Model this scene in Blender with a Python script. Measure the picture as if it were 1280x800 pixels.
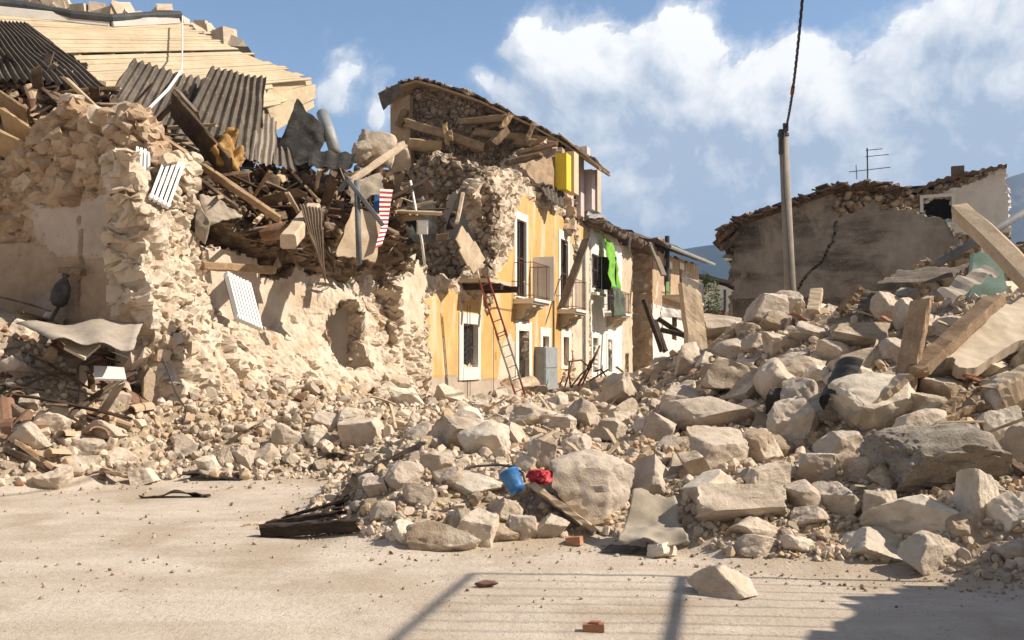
import bpy, bmesh, math, random
import numpy as np
from mathutils import Vector, Matrix, Euler
random.seed(7); RNG = np.random.default_rng(7)
for o in list(bpy.data.objects): bpy.data.objects.remove(o)
SC = bpy.context.scene
COL = SC.collection
R = math.radians
# ------------------------------------------------------------------ camera
FPX = 1150.0; CAMZ = 1.6; PITCH = math.atan(50/FPX)
cam_d = bpy.data.cameras.new('camera'); cam = bpy.data.objects.new('camera', cam_d); COL.objects.link(cam)
cam_d.lens = FPX/1280*36; cam_d.sensor_width = 36; cam_d.clip_start = .1; cam_d.clip_end = 20000
cam.location = (0, 0, CAMZ); cam.rotation_euler = (math.pi/2+PITCH, 0, 0)
SC.camera = cam
# ------------------------------------------------------------------ light
SUN_ELEV = 41.0; SUN_AZ = 94.0          # azimuth clockwise from +Y: from the right, a hair behind the camera
sun_d = bpy.data.lights.new('sun', 'SUN'); sun = bpy.data.objects.new('sun', sun_d); COL.objects.link(sun)
sun_d.energy = 5.0; sun_d.angle = R(.53); sun_d.color = (1.0, .89, .745)
sv = Vector((math.sin(R(SUN_AZ))*math.cos(R(SUN_ELEV)), math.cos(R(SUN_AZ))*math.cos(R(SUN_ELEV)), math.sin(R(SUN_ELEV))))
sun.rotation_euler = sv.to_track_quat('Z', 'Y').to_euler(); sun.location = sv*200
SC.view_settings.view_transform = 'Standard'; SC.view_settings.look = 'None'
SC.view_settings.exposure = 0.66; SC.view_settings.gamma = 1; SC.view_settings.use_curve_mapping = False

class NT:
    """small node helper"""
    def __init__(s, t): s.t = t; s.n = t.nodes; s.l = t.links
    def new(s, typ, **kw):
        n = s.n.new(typ)
        for k, v in kw.items():
            if k.startswith('_'): setattr(n, k[1:], v)
            else:
                key = int(k[1:]) if (k[0] == 'i' and k[1:].isdigit()) else k.replace('__', ' ')
                sock = n.inputs[key]
                if isinstance(v, bpy.types.NodeSocket): s.l.new(v, sock)
                else: sock.default_value = v
        return n
    def math(s, op, a, b=0.0, c=0.0, clamp=False):
        n = s.n.new('ShaderNodeMath'); n.operation = op; n.use_clamp = clamp
        for i, v in enumerate((a, b, c)):
            if isinstance(v, bpy.types.NodeSocket): s.l.new(v, n.inputs[i])
            else: n.inputs[i].default_value = v
        return n.outputs[0]
    def mix(s, f, a, b, mode='MIX'):
        n = s.n.new('ShaderNodeMix'); n.data_type = 'RGBA'; n.blend_type = mode
        for i, v in ((0, f), (6, a), (7, b)):
            if isinstance(v, bpy.types.NodeSocket): s.l.new(v, n.inputs[i])
            else: n.inputs[i].default_value = v if i == 0 else (*v[:3], 1)
        return n.outputs[2]
    def noise(s, vec, scale, detail=4, rough=.6, dist=0):
        n = s.n.new('ShaderNodeTexNoise'); s.l.new(vec, n.inputs['Vector'])
        n.inputs['Scale'].default_value = scale; n.inputs['Detail'].default_value = detail
        n.inputs['Roughness'].default_value = rough; n.inputs['Distortion'].default_value = dist
        return n.outputs['Fac']
    def ss(s, v, a, b):
        n = s.n.new('ShaderNodeMapRange'); n.interpolation_type = 'SMOOTHSTEP'
        s.l.new(v, n.inputs[0]); n.inputs[1].default_value = a; n.inputs[2].default_value = b
        return n.outputs[0]

# ------------------------------------------------------------------ world: sky with cumulus
W = bpy.data.worlds.new('World'); SC.world = W; W.use_nodes = True
w = NT(W.node_tree); W.node_tree.nodes.clear()
sky = w.new('ShaderNodeTexSky', _sky_type='NISHITA', _sun_disc=False, _sun_elevation=R(SUN_ELEV), _sun_rotation=R(SUN_AZ), _air_density=1.0, _dust_density=.6, _ozone_density=2.2)
tc = w.new('ShaderNodeTexCoord'); D = tc.outputs['Generated']
CLOUD_DARK = (4.2, 4.95, 6.1); CLOUD_LIT = (10.6, 10.4, 10.1)
def dirpx(px, py):
    d = Vector(((px-640)/FPX, (400-py)/FPX, -1)); d.normalize()
    d = Matrix.Rotation(math.pi/2+PITCH, 3, 'X') @ d
    return d
wn_ = w.new('ShaderNodeTexNoise'); w.l.new(D, wn_.inputs['Vector']); wn_.inputs['Scale'].default_value = 4.5; wn_.inputs['Detail'].default_value = 5
wv = w.new('ShaderNodeVectorMath', _operation='SUBTRACT'); w.l.new(wn_.outputs['Color'], wv.inputs[0]); wv.inputs[1].default_value = (.5, .5, .5)
wsn = w.new('ShaderNodeVectorMath', _operation='SCALE'); w.l.new(wv.outputs[0], wsn.inputs[0]); wsn.inputs['Scale'].default_value = .10
DW = w.new('ShaderNodeVectorMath', _operation='ADD'); w.l.new(D, DW.inputs[0]); w.l.new(wsn.outputs[0], DW.inputs[1]); DW = DW.outputs[0]
def cover(vec):
    cov = None
    for px, py, r, k in CLOUDS:
        c = dirpx(px, py)
        dn = w.new('ShaderNodeVectorMath', _operation='DISTANCE'); w.l.new(vec, dn.inputs[0]); dn.inputs[1].default_value = c
        q = w.math('DIVIDE', dn.outputs['Value'], r/FPX)
        v = w.math('MULTIPLY', w.math('POWER', 2.718, w.math('MULTIPLY', w.math('MULTIPLY', q, q), -1.0)), k)
        cov = v if cov is None else w.math('ADD', cov, v)
    return w.math('MINIMUM', cov, 1.25)
CLOUDS = ((665,40,36,.75),(725,70,60,.85),(845,55,42,1.0),(790,120,75,.75),(690,150,75,.6),(740,225,90,.7),(880,150,75,.6),(945,120,40,.55),(985,85,34,.9),(1035,85,26,.7),(1050,130,45,.55),(1135,75,42,.8),(1230,80,50,.9),(1285,10,60,1.0),(1190,5,40,.5),(1275,110,60,.9),
          (1000,215,130,.8),(1170,190,110,.7),(650,220,60,.5),(450,92,50,.5),(408,130,28,.95),(470,150,24,.65),(600,108,22,.6),(640,125,26,.35),(860,250,110,.75),(-400,150,250,.6),(1600,120,220,.9),(300,-500,200,.4),(1100,-500,200,.5))
def puff(off):
    vec = DW
    if off:
        n = w.new('ShaderNodeVectorMath', _operation='ADD'); w.l.new(DW, n.inputs[0]); n.inputs[1].default_value = off; vec = n.outputs[0]
    f = cover(vec)
    f = w.math('ADD', f, w.math('MULTIPLY', w.math('SUBTRACT', w.noise(vec, 9, 14, .63, 0), .5), 2.2))
    return w.math('ADD', f, w.math('MULTIPLY', w.math('SUBTRACT', w.noise(vec, 30, 9, .62, 0), .5), .75))
f0 = puff(None); f1 = puff((.016, 0, .020))
alpha = w.math('MAXIMUM', w.ss(f0, .52, .70), w.math('MULTIPLY', w.ss(f0, .22, .80), .72))
sep = w.new('ShaderNodeSeparateXYZ'); w.l.new(D, sep.inputs[0])
hgt = w.ss(sep.outputs[2], .16, .42)
lit = w.math('ADD', w.math('MULTIPLY', w.math('SUBTRACT', f0, f1), 1.1), w.math('ADD', w.math('MULTIPLY', hgt, .62), .04), clamp=True)
ccol = w.mix(lit, CLOUD_DARK, CLOUD_LIT)
skyc = w.new('ShaderNodeHueSaturation', Saturation=.97, Value=1.36); w.l.new(sky.outputs[0], skyc.inputs['Color'])
colr = w.mix(w.math('MULTIPLY', alpha, .95), skyc.outputs[0], ccol)
colr = w.mix(w.ss(sep.outputs[1], .15, -.35), colr, (2.9, 2.65, 2.35))     # unseen overcast added behind the viewer to take blue out of the shade
bg = w.new('ShaderNodeBackground', Strength=.075); w.l.new(colr, bg.inputs[0])
out = w.new('ShaderNodeOutputWorld'); w.l.new(bg.outputs[0], out.inputs[0])
SC.render.engine = 'CYCLES'; HAZE = .00024

# ------------------------------------------------------------------ rays
CC = np.array([0, 0, CAMZ]); CP, SP = math.cos(PITCH), math.sin(PITCH)
def ray(px, py):
    a = (px-640)/FPX; b = (400-py)/FPX
    return np.array([a, CP-b*SP, SP+b*CP])
def at(px, py, Y):
    d = ray(px, py); return CC + d*(Y/d[1])
def project(P):
    x, y, z = P[0], P[1], P[2]-CAMZ
    f = y*CP+z*SP; v = -y*SP+z*CP
    return 640+FPX*x/f, 400-FPX*v/f, f
U = np.array([.356, 1, 0]); U /= np.linalg.norm(U); N = np.array([U[1], -U[0], 0]); FO = np.array([-10.4, 0, 0]); ZU = np.array([0, 0, 1.])
def fq(s, z, o=0): return FO + U*s + N*o + ZU*z
def fp(px, py, o=0):
    d = ray(px, py); t = N.dot(FO+N*o-CC)/N.dot(d); p = CC+d*t
    return U.dot(p-FO), p[2]
def plane_hit(px, py, P0, n):
    d = ray(px, py); return CC + d*(n.dot(P0-CC)/n.dot(d))
# ------------------------------------------------------------------ numpy noise
def _h(i, j, k, seed):
    x = (i*374761393 + j*668265263 + k*2147483647 + seed*974634777) & 0xffffffff
    x = ((x ^ (x >> 13))*1274126177) & 0xffffffff
    x = ((x ^ (x >> 16))*2246822519) & 0xffffffff
    return ((x ^ (x >> 15)) & 0xffffff)/float(0xffffff)
def vn(P, seed=0):
    P = np.asarray(P, float); I = np.floor(P).astype(np.int64); f = P-I; f = f*f*(3-2*f)
    i, j, k = I[:, 0], I[:, 1], I[:, 2]; r = 0
    for a in (0, 1):
        for b in (0, 1):
            for c in (0, 1):
                wgt = (f[:, 0] if a else 1-f[:, 0])*(f[:, 1] if b else 1-f[:, 1])*(f[:, 2] if c else 1-f[:, 2])
                r = r + wgt*_h(i+a, j+b, k+c, seed)
    return r
def fbm(P, scale=1, octv=4, seed=0, g=.5):
    P = np.asarray(P, float)*scale; r = 0; a = 1; t = 0
    for o in range(octv):
        r = r + a*(vn(P+17.3*o, seed+o)-.5); t += a; a *= g; P = P*2.03
    return r/t*2
def worley(P, seed=0):
    P = np.asarray(P, float); I = np.floor(P).astype(np.int64)
    f1 = np.full(len(P), 9.); f2 = np.full(len(P), 9.); cid = np.zeros(len(P))
    for a in (-1, 0, 1):
        for b in (-1, 0, 1):
            for c in (-1, 0, 1):
                i, j, k = I[:, 0]+a, I[:, 1]+b, I[:, 2]+c
                q = np.stack([i+_h(i, j, k, seed), j+_h(i, j, k, seed+1), k+_h(i, j, k, seed+2)], 1)
                d = np.linalg.norm(P-q, axis=1); h = _h(i, j, k, seed+3)
                n = d < f1
                f2 = np.where(n, f1, np.minimum(f2, d)); cid = np.where(n, h, cid); f1 = np.where(n, d, f1)
    return f1, f2, cid
def sst(x, a, b):
    t = np.clip((np.asarray(x, float)-a)/(b-a), 0, 1); return t*t*(3-2*t)
def inpoly(x, y, poly):
    poly = np.asarray(poly, float); r = np.zeros(x.shape, bool); n = len(poly)
    for i in range(n):
        x0, y0 = poly[i]; x1, y1 = poly[(i+1) % n]
        if y0 == y1: continue
        c = ((y0 > y) != (y1 > y)) & (x < (x1-x0)*(y-y0)/(y1-y0)+x0)
        r ^= c
    return r
# ------------------------------------------------------------------ mesh builder
class MB:
    def __init__(s): s.V = []; s.F = []; s.M = []; s.n = 0
    def add(s, V, F, mi=0):
        V = np.asarray(V, float); s.V.append(V); n = s.n
        for f in F: s.F.append([int(i)+n for i in f])
        if np.isscalar(mi): s.M += [mi]*len(F)
        else: s.M += [int(i) for i in mi]
        s.n += len(V); return s
    def box(s, c, sz, ax=None, mi=0):
        c = np.asarray(c, float); A = np.eye(3) if ax is None else np.asarray(ax, float)
        q = np.array([[x, y, z] for x in (-.5, .5) for y in (-.5, .5) for z in (-.5, .5)])*np.asarray(sz, float)
        return s.add(c+q@A, [(0,1,3,2),(4,6,7,5),(0,4,5,1),(2,3,7,6),(0,2,6,4),(1,5,7,3)], mi)
    def fbox(s, s0, s1, z0, z1, o0, o1, mi=0):       # a box in the street front's own axes
        return s.box(fq((s0+s1)/2, (z0+z1)/2, (o0+o1)/2), (s1-s0, o1-o0, z1-z0), [U, N, ZU], mi)
    def beam(s, a, b, w, h, roll=0, seg=6, rough=.01, jag=.06, mi=0, bend=0, taper=1):
        a = np.asarray(a, float); b = np.asarray(b, float); d = b-a; L = np.linalg.norm(d); d = d/L
        up = ZU if abs(d[2]) < .95 else np.array([1., 0, 0])
        x = np.cross(d, up); x /= np.linalg.norm(x); y = np.cross(x, d)
        x, y = x*math.cos(roll)+y*math.sin(roll), y*math.cos(roll)-x*math.sin(roll)
        c = min(w, h)*.14
        sec = [(-w/2+c,-h/2),(w/2-c,-h/2),(w/2,-h/2+c),(w/2,h/2-c),(w/2-c,h/2),(-w/2+c,h/2),(-w/2,h/2-c),(-w/2,-h/2+c)]
        V = []; sd = random.randint(0, 9999)
        for i in range(seg+1):
            t = i/seg; k = 1+(taper-1)*t
            bo = y*bend*math.sin(math.pi*t)
            for p, q in sec:
                e = (random.random()*jag if i in (0, seg) else 0)*(1 if i == 0 else -1)
                V.append(a+d*(L*t+e)+bo+x*(p*k+random.uniform(-rough, rough))+y*(q*k+random.uniform(-rough, rough)))
        F = [(i*8+j, i*8+(j+1) % 8, i*8+8+(j+1) % 8, i*8+8+j) for i in range(seg) for j in range(8)]
        F += [tuple(range(7, -1, -1)), tuple(range(seg*8, seg*8+8))]
        return s.add(V, F, mi)
    def tube(s, pts, r, seg=8, mi=0, cap=True):
        pts = [np.asarray(p, float) for p in pts]; V = []; F = []; n = len(pts); rs = r if hasattr(r, '__len__') else [r]*n
        px = None
        for i, p in enumerate(pts):
            d = pts[min(i+1, n-1)]-pts[max(i-1, 0)]; d /= (np.linalg.norm(d)+1e-9)
            if px is None: px = np.cross(d, [0, 0, 1] if abs(d[2]) < .9 else [1, 0, 0])
            px = px-d*px.dot(d); px /= np.linalg.norm(px)+1e-9; py = np.cross(d, px)
            for j in range(seg):
                a = 2*math.pi*j/seg; V.append(p+(px*math.cos(a)+py*math.sin(a))*rs[i])
        for i in range(n-1):
            for j in range(seg): F.append((i*seg+j, i*seg+(j+1) % seg, i*seg+seg+(j+1) % seg, i*seg+seg+j))
        if cap: F += [tuple(range(seg-1, -1, -1)), tuple(range((n-1)*seg, n*seg))]
        return s.add(V, F, mi)
    def sheet(s, c, nu, nv, amp=0, waves=0, warp=.03, thick=.008, jag=0, mi=0, wsc=1.2, sag=0):
        """c: corners 00,10,11,01; corrugation runs across u, straight along v"""
        c = [np.asarray(p, float) for p in c]
        u = np.linspace(0, 1, nu+1); v = np.linspace(0, 1, nv+1); uu, vv = np.meshgrid(u, v, indexing='ij'); uu = uu.ravel(); vv = vv.ravel()
        sd = random.randint(0, 999)
        if jag:
            e = fbm(np.stack([uu*9, np.zeros_like(uu), np.full_like(uu, sd)], 1), 1, 3, sd)*jag
            vv = np.where(vv >= .999, vv+e, np.where(vv <= .001, vv-e*.7, vv))
            e = fbm(np.stack([vv*7, np.ones_like(uu), np.full_like(uu, sd+3)], 1), 1, 3, sd)*jag
            uu = np.where(uu >= .999, uu+e, np.where(uu <= .001, uu-e, uu))
        P = (c[0]*((1-uu)*(1-vv))[:, None]+c[1]*(uu*(1-vv))[:, None]+c[2]*(uu*vv)[:, None]+c[3]*((1-uu)*vv)[:, None])
        nr = np.cross(c[1]-c[0], c[3]-c[0]); nr /= np.linalg.norm(nr)+1e-9
        if nr[2] < 0 and abs(nr[2]) > .05: nr = -nr
        off = amp*np.sin(uu*waves*2*math.pi)+warp*fbm(P, wsc, 3, sd)*2-sag*4*vv*(1-vv)
        T = P+nr*off[:, None]; B = T-nr*thick; n = (nu+1)*(nv+1)
        F = []; g = lambda i, j: i*(nv+1)+j
        for i in range(nu):
            for j in range(nv):
                q = (g(i, j), g(i+1, j), g(i+1, j+1), g(i, j+1)); F.append(q); F.append(tuple(n+k for k in reversed(q)))
        for i in range(nu):
            F.append((g(i, 0), n+g(i, 0), n+g(i+1, 0), g(i+1, 0))); F.append((g(i+1, nv), n+g(i+1, nv), n+g(i, nv), g(i, nv)))
        for j in range(nv):
            F.append((g(0, j+1), n+g(0, j+1), n+g(0, j), g(0, j))); F.append((g(nu, j), n+g(nu, j), n+g(nu, j+1), g(nu, j+1)))
        return s.add(np.concatenate([T, B]), F, mi)
    def planks(s, c, n, thick=.025, jit=.02, miss=(), ends=.12, mi=0, gap=.006):
        """boards running from c0 to c1, laid side by side from c0 to c3"""
        c = [np.asarray(p, float) for p in c]
        nr = np.cross(c[1]-c[0], c[3]-c[0]); nr /= np.linalg.norm(nr)
        if nr[2] < 0: nr = -nr
        for k in range(n):
            if k in miss: continue
            v0, v1 = k/n, (k+1)/n
            a0 = c[0]*(1-v0)+c[3]*v0; a1 = c[0]*(1-v1)+c[3]*v1; b0 = c[1]*(1-v0)+c[2]*v0; b1 = c[1]*(1-v1)+c[2]*v1
            g = (a1-a0)/np.linalg.norm(a1-a0)*gap; a1 = a1-g; b1 = b1-g
            d = (b0-a0)/np.linalg.norm(b0-a0)
            e0 = d*random.uniform(-ends, ends); e1 = d*random.uniform(-ends, ends); l0, l1 = random.uniform(-jit, jit), random.uniform(-jit, jit)
            m = 5; V = []
            for i in range(m+1):
                t = i/m; l = l0*(1-t)+l1*t+random.uniform(-jit, jit)*.25
                p0 = (a0+e0)*(1-t)+(b0+e1)*t+nr*l; p1 = (a1+e0)*(1-t)+(b1+e1)*t+nr*(l+random.uniform(-jit, jit)*.2)
                V += [p0, p1, p1-nr*thick, p0-nr*thick]
            F = [(i*4+j, i*4+(j+1) % 4, i*4+4+(j+1) % 4, i*4+4+j) for i in range(m) for j in range(4)]+[(3,2,1,0), (m*4, m*4+1, m*4+2, m*4+3)]
            s.add(V, F, mi)
        return s
    def lathe(s, c, prof, seg=20, mi=0, ax=None):
        A = np.eye(3) if ax is None else np.asarray(ax, float); V = []; F = []
        for r, z in prof:
            for j in range(seg):
                a = 2*math.pi*j/seg; V.append(np.asarray(c)+np.array([r*math.cos(a), r*math.sin(a), z])@A)
        for i in range(len(prof)-1):
            for j in range(seg): F.append((i*seg+j, i*seg+(j+1) % seg, i*seg+seg+(j+1) % seg, i*seg+seg+j))
        return s.add(V, F, mi)
    def prism(s, poly, ext, mi=0):
        """poly: list of 3-d points (flat), extruded by vector ext"""
        P = [np.asarray(p, float) for p in poly]; n = len(P); e = np.asarray(ext, float)
        return s.add(P+[p+e for p in P], [tuple(range(n))]+[tuple(range(2*n-1, n-1, -1))]+[(i, i+n, (i+1) % n+n, (i+1) % n) for i in range(n)], mi)
    def wall(s, O, u, n, poly, holes=(), res=.07, thick=.45, relief=None, matf=None, jag=.12, top_only=True, seed=3, zmin=-1e9):
        """a wall slab in the plane (u, z) with ragged outline; relief(s, z, P) moves the front face along n"""
        O = np.asarray(O, float); poly = np.asarray(poly, float)
        s0, z0 = poly.min(0)-.2; s1, z1 = poly.max(0)+.2
        ns, nz = int((s1-s0)/res)+1, int((z1-z0)/res)+1
        S = s0+res*np.arange(ns+1); Z = z0+res*np.arange(nz+1)
        cs, cz = np.meshgrid(S[:-1]+res/2, Z[:-1]+res/2, indexing='ij')
        pc = np.stack([cs.ravel(), cz.ravel(), np.full(cs.size, seed*3.1)], 1)
        jx = (fbm(pc, 2.2, 4, seed, .65)*jag).reshape(cs.shape); jz = (fbm(pc, 2.2, 4, seed+50, .65)*jag).reshape(cs.shape)
        keep = inpoly(cs+jx, cz+jz, poly)
        for h in holes: keep &= ~inpoly(cs, cz, h)
        vs, vz = np.meshgrid(S, Z, indexing='ij'); P = O+vs.ravel()[:, None]*u+vz.ravel()[:, None]*ZU
        rel = relief(vs.ravel(), vz.ravel(), P) if relief else np.zeros(len(P))
        jit = (RNG.random((len(P), 2))-.5)*res*.5 if relief else np.zeros((len(P), 2))
        Fr = P+n*rel[:, None]+u*jit[:, :1]+ZU*jit[:, 1:]; Bk = P-n*thick
        used = np.zeros((ns+1, nz+1), bool)
        used[:-1, :-1] |= keep; used[1:, :-1] |= keep; used[:-1, 1:] |= keep; used[1:, 1:] |= keep
        idx = -np.ones(used.size, int); ui = np.nonzero(used.ravel())[0]; idx[ui] = np.arange(len(ui)); nn = len(ui)
        g = lambda i, j: idx[i*(nz+1)+j]
        V = np.concatenate([Fr[ui], Bk[ui]]); F = []; M = []
        mat = matf(cs.ravel(), cz.ravel()).reshape(cs.shape) if matf else np.zeros(cs.shape, int)
        fl = np.dot(np.cross(u, ZU), n) > 0
        def quad(a, b, c, d, m):
            F.append((a, b, c, d) if fl else (d, c, b, a)); M.append(m)
        I, J = np.nonzero(keep)
        cnt = np.zeros((ns+1, nz+1), int)
        for da in (0, 1):
            for db in (0, 1): cnt[da:ns+da, db:nz+db] += keep
        bi = idx[np.nonzero(((cnt > 0) & (cnt < 4)).ravel())[0]]; K = max(1, min(8, int(round(thick/res/1.1)))) if relief else 1
        mid = {}; ext = []; base = 2*nn
        if K > 1:
            for q in range(1, K):
                B = V[bi]*(1-q/K)+V[bi+nn]*(q/K); e = np.stack([fbm(B, 2.6, 4, seed+k, .65) for k in (70, 71, 72)], 1)*.32+np.stack([vn(B*9, seed+k)-.5 for k in (75, 76, 77)], 1)*.10
                ext.append(B+e)
            pos = {int(v): k for k, v in enumerate(bi)}; V = np.concatenate([V]+ext)
            chain = lambda v: [v]+[base+q*len(bi)+pos[v] for q in range(K-1)]+[v+nn]
        else: chain = lambda v: [v, v+nn]
        def side(a, b):       # a strip of faces from the front edge a-b through the wall
            ca, cb = chain(int(a)), chain(int(b))
            for q in range(len(ca)-1): quad(ca[q+1], ca[q], cb[q], cb[q+1], 0)
        for i, j in zip(I.tolist(), J.tolist()):
            a, b, c, d = g(i, j), g(i+1, j), g(i+1, j+1), g(i, j+1); m = int(mat[i, j])
            quad(a, b, c, d, m); quad(d+nn, c+nn, b+nn, a+nn, 0)
            if i == 0 or not keep[i-1, j]: side(a, d)
            if i == ns-1 or not keep[i+1, j]: side(c, b)
            if j == 0 or not keep[i, j-1]: side(b, a)
            if j == nz-1 or not keep[i, j+1]: side(d, c)
        return s.add(V, F, M)
    def obj(s, name, mats, parent=None, smooth=False, label=None, cat=None, group=None, kind=None, origin=None):
        V = np.concatenate(s.V)
        if origin is None:
            mn, mx = V.min(0), V.max(0); origin = np.array([(mn[0]+mx[0])/2, (mn[1]+mx[1])/2, mn[2]])
            if kind == 'structure': origin = np.zeros(3)
        me = bpy.data.meshes.new(name); me.from_pydata((V-origin).tolist(), [], s.F)
        mats = mats if isinstance(mats, (list, tuple)) else [mats]
        for m in mats: me.materials.append(m)
        if len(mats) > 1: me.polygons.foreach_set('material_index', s.M)
        me.polygons.foreach_set('use_smooth', [bool(smooth)]*len(me.polygons))
        me.update()
        o = bpy.data.objects.new(name, me); COL.objects.link(o)
        if parent is not None:
            o.parent = parent; q = o; off = Vector((0, 0, 0)); p = parent
            while p is not None: off += p.location; p = p.parent
            o.location = Vector(origin)-off
        else: o.location = origin
        return tag(o, label, cat, group, kind)
def tag(o, label=None, cat=None, group=None, kind=None):
    if label: o['label'] = label
    if cat: o['category'] = cat
    if group: o['group'] = group
    if kind: o['kind'] = kind
    return o
def empty(name, loc, label, cat, group=None):
    o = bpy.data.objects.new(name, None); COL.objects.link(o); o.location = Vector([float(x) for x in loc]); o.empty_display_size = .3
    return tag(o, label, cat, group)

# ------------------------------------------------------------------ materials
def material(name, cols, scale=3., bump=.4, rough=.9, detail=8, bscale=None, rnd=0., spots=None, bdist=.03, stone=None, streak=None, metal=0., grain=None, spec=.25, fine=None, tint=None):
    """cols: three colours dark / middle / light mixed by noise; rnd: per-object value variation; stone: (cell scale, depth, joint colour)"""
    m = bpy.data.materials.new(name); m.use_nodes = True; t = NT(m.node_tree); t.n.clear()
    tcn = t.new('ShaderNodeTexCoord'); ob = tcn.outputs['Object']
    vec = ob
    if grain:            # stretched along one axis
        mpn = t.new('ShaderNodeMapping', Scale=grain); t.l.new(ob, mpn.inputs[0]); vec = mpn.outputs[0]
    oi = t.new('ShaderNodeObjectInfo')
    sh = t.new('ShaderNodeVectorMath', _operation='ADD'); t.l.new(vec, sh.inputs[0])
    cmb = t.new('ShaderNodeCombineXYZ'); t.l.new(t.math('MULTIPLY', oi.outputs['Random'], 40), cmb.inputs[0]); t.l.new(t.math('MULTIPLY', oi.outputs['Random'], 23), cmb.inputs[1]); t.l.new(cmb.outputs[0], sh.inputs[1]); vec = sh.outputs[0]
    a = t.noise(vec, scale, detail, .62, .2)
    b = t.noise(vec, scale*5.3, 6, .65)
    f = t.math('ADD', t.math('MULTIPLY', a, .65), t.math('MULTIPLY', b, .35))
    rp = t.new('ShaderNodeValToRGB'); t.l.new(f, rp.inputs[0])
    e = rp.color_ramp.elements; e[0].position = .32; e[1].position = .68; e[0].color = (*cols[0], 1); e[1].color = (*cols[2], 1)
    q = e.new(.5); q.color = (*cols[1], 1)
    c = rp.outputs[0]; hb = t.math('ADD', t.math('MULTIPLY', t.noise(vec, bscale or scale*4, 8, .65), .7), t.math('MULTIPLY', t.noise(vec, (bscale or scale*4)*5, 5, .7), .3))
    if streak:           # (scale vector, colour, lo, hi): stains
        mpn = t.new('ShaderNodeMapping', Scale=streak[0]); t.l.new(ob, mpn.inputs[0])
        st = t.ss(t.noise(mpn.outputs[0], 1., 6, .6), streak[2], streak[3]); c = t.mix(st, c, streak[1])
    if spots:            # (scale, colour, lo, hi): patches
        c = t.mix(t.ss(t.noise(vec, spots[0], 5, .6, .3), spots[2], spots[3]), c, spots[1])
    if fine:             # (scale, colour, lo, hi): specks
        c = t.mix(t.ss(t.noise(vec, fine[0], 3, .7), fine[2], fine[3]), c, fine[1])
    if stone:
        mix = t.new('ShaderNodeVectorMath', _operation='ADD'); nz = t.new('ShaderNodeTexNoise'); t.l.new(ob, nz.inputs['Vector']); nz.inputs['Scale'].default_value = 5; nz.inputs['Detail'].default_value = 3
        sc = t.new('ShaderNodeVectorMath', _operation='SCALE'); t.l.new(nz.outputs['Color'], sc.inputs[0]); sc.inputs['Scale'].default_value = .16
        t.l.new(ob, mix.inputs[0]); t.l.new(sc.outputs[0], mix.inputs[1])
        vo = t.new('ShaderNodeTexVoronoi', _feature='DISTANCE_TO_EDGE'); t.l.new(mix.outputs[0], vo.inputs['Vector']); vo.inputs['Scale'].default_value = stone[0]
        vc = t.new('ShaderNodeTexVoronoi'); t.l.new(mix.outputs[0], vc.inputs['Vector']); vc.inputs['Scale'].default_value = stone[0]
        j = t.ss(vo.outputs['Distance'], .02, .13)
        hs = t.new('ShaderNodeSeparateColor'); t.l.new(vc.outputs['Color'], hs.inputs[0])
        c = t.mix(t.math('MULTIPLY', t.math('SUBTRACT', hs.outputs[0], .4), .5, clamp=True), c, cols[0])
        c = t.mix(j, stone[2], c)
        hb = t.math('ADD', t.math('MULTIPLY', hb, .5), t.math('MULTIPLY', j, stone[1]))
    if tint:             # per-object hue: share of objects leaning to another colour
        c = t.mix(t.math('MULTIPLY', t.ss(oi.outputs['Random'], tint[1], 1.0), tint[2]), c, tint[0])
    if rnd:
        hv = t.new('ShaderNodeHueSaturation'); t.l.new(c, hv.inputs['Color'])
        t.l.new(t.math('ADD', t.math('MULTIPLY', oi.outputs['Random'], rnd), 1-rnd/2), hv.inputs['Value']); c = hv.outputs[0]
    bp = t.new('ShaderNodeBump', Strength=bump, Distance=bdist); t.l.new(hb, bp.inputs['Height'])
    p = t.new('ShaderNodeBsdfPrincipled', Roughness=rough, Metallic=metal); t.l.new(c, p.inputs['Base Color']); t.l.new(bp.outputs[0], p.inputs['Normal'])
    p.inputs['Specular IOR Level'].default_value = spec
    o = t.new('ShaderNodeOutputMaterial'); t.l.new(p.outputs[0], o.inputs[0])
    return m
MT = {}
MT['rock'] = material('limestone', [(.41,.32,.24),(.58,.485,.385),(.70,.615,.515)], 2.6, .85, .92, bscale=11, rnd=.36, bdist=.035, spots=(1.7,(.33,.265,.195),.52,.7), tint=((.36,.31,.26),.55,.7), fine=(45,(.36,.29,.215),.6,.72))
MT['rock_brown'] = material('mortared_stone', [(.33,.24,.165),(.47,.37,.27),(.62,.525,.415)], 2.2, 1.0, .95, bscale=13, rnd=.35, bdist=.04, spots=(2.2,(.62,.54,.44),.50,.62), fine=(38,(.28,.2,.13),.58,.7))
MT['rock_white'] = material('pale_limestone', [(.47,.39,.30),(.63,.55,.45),(.74,.67,.57)], 2.2, .8, .92, bscale=12, rnd=.25, bdist=.03, spots=(1.6,(.45,.36,.26),.54,.7))
MT['rock_dark'] = material('concrete_lump', [(.20,.17,.14),(.31,.27,.22),(.42,.37,.30)], 3, .9, .95, bscale=9, bdist=.06, fine=(40,(.14,.12,.10),.55,.7))
MT['small'] = material('rubble_stone', [(.43,.34,.255),(.57,.47,.37),(.68,.59,.485)], 2.5, .5, .95, bscale=14, bdist=.02, spots=(2.5,(.36,.27,.2),.6,.72))
MT['gravel'] = material('gravel', [(.30,.24,.18),(.40,.33,.25),(.52,.44,.34)], 4, .4, .95, spots=(2,(.30,.17,.11),.66,.72))
MT['masonry'] = material('torn_masonry', [(.44,.35,.26),(.575,.48,.375),(.68,.59,.485)], 1.6, .8, .95, bscale=9, bdist=.05, spots=(.9,(.44,.33,.22),.54,.7))
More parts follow.
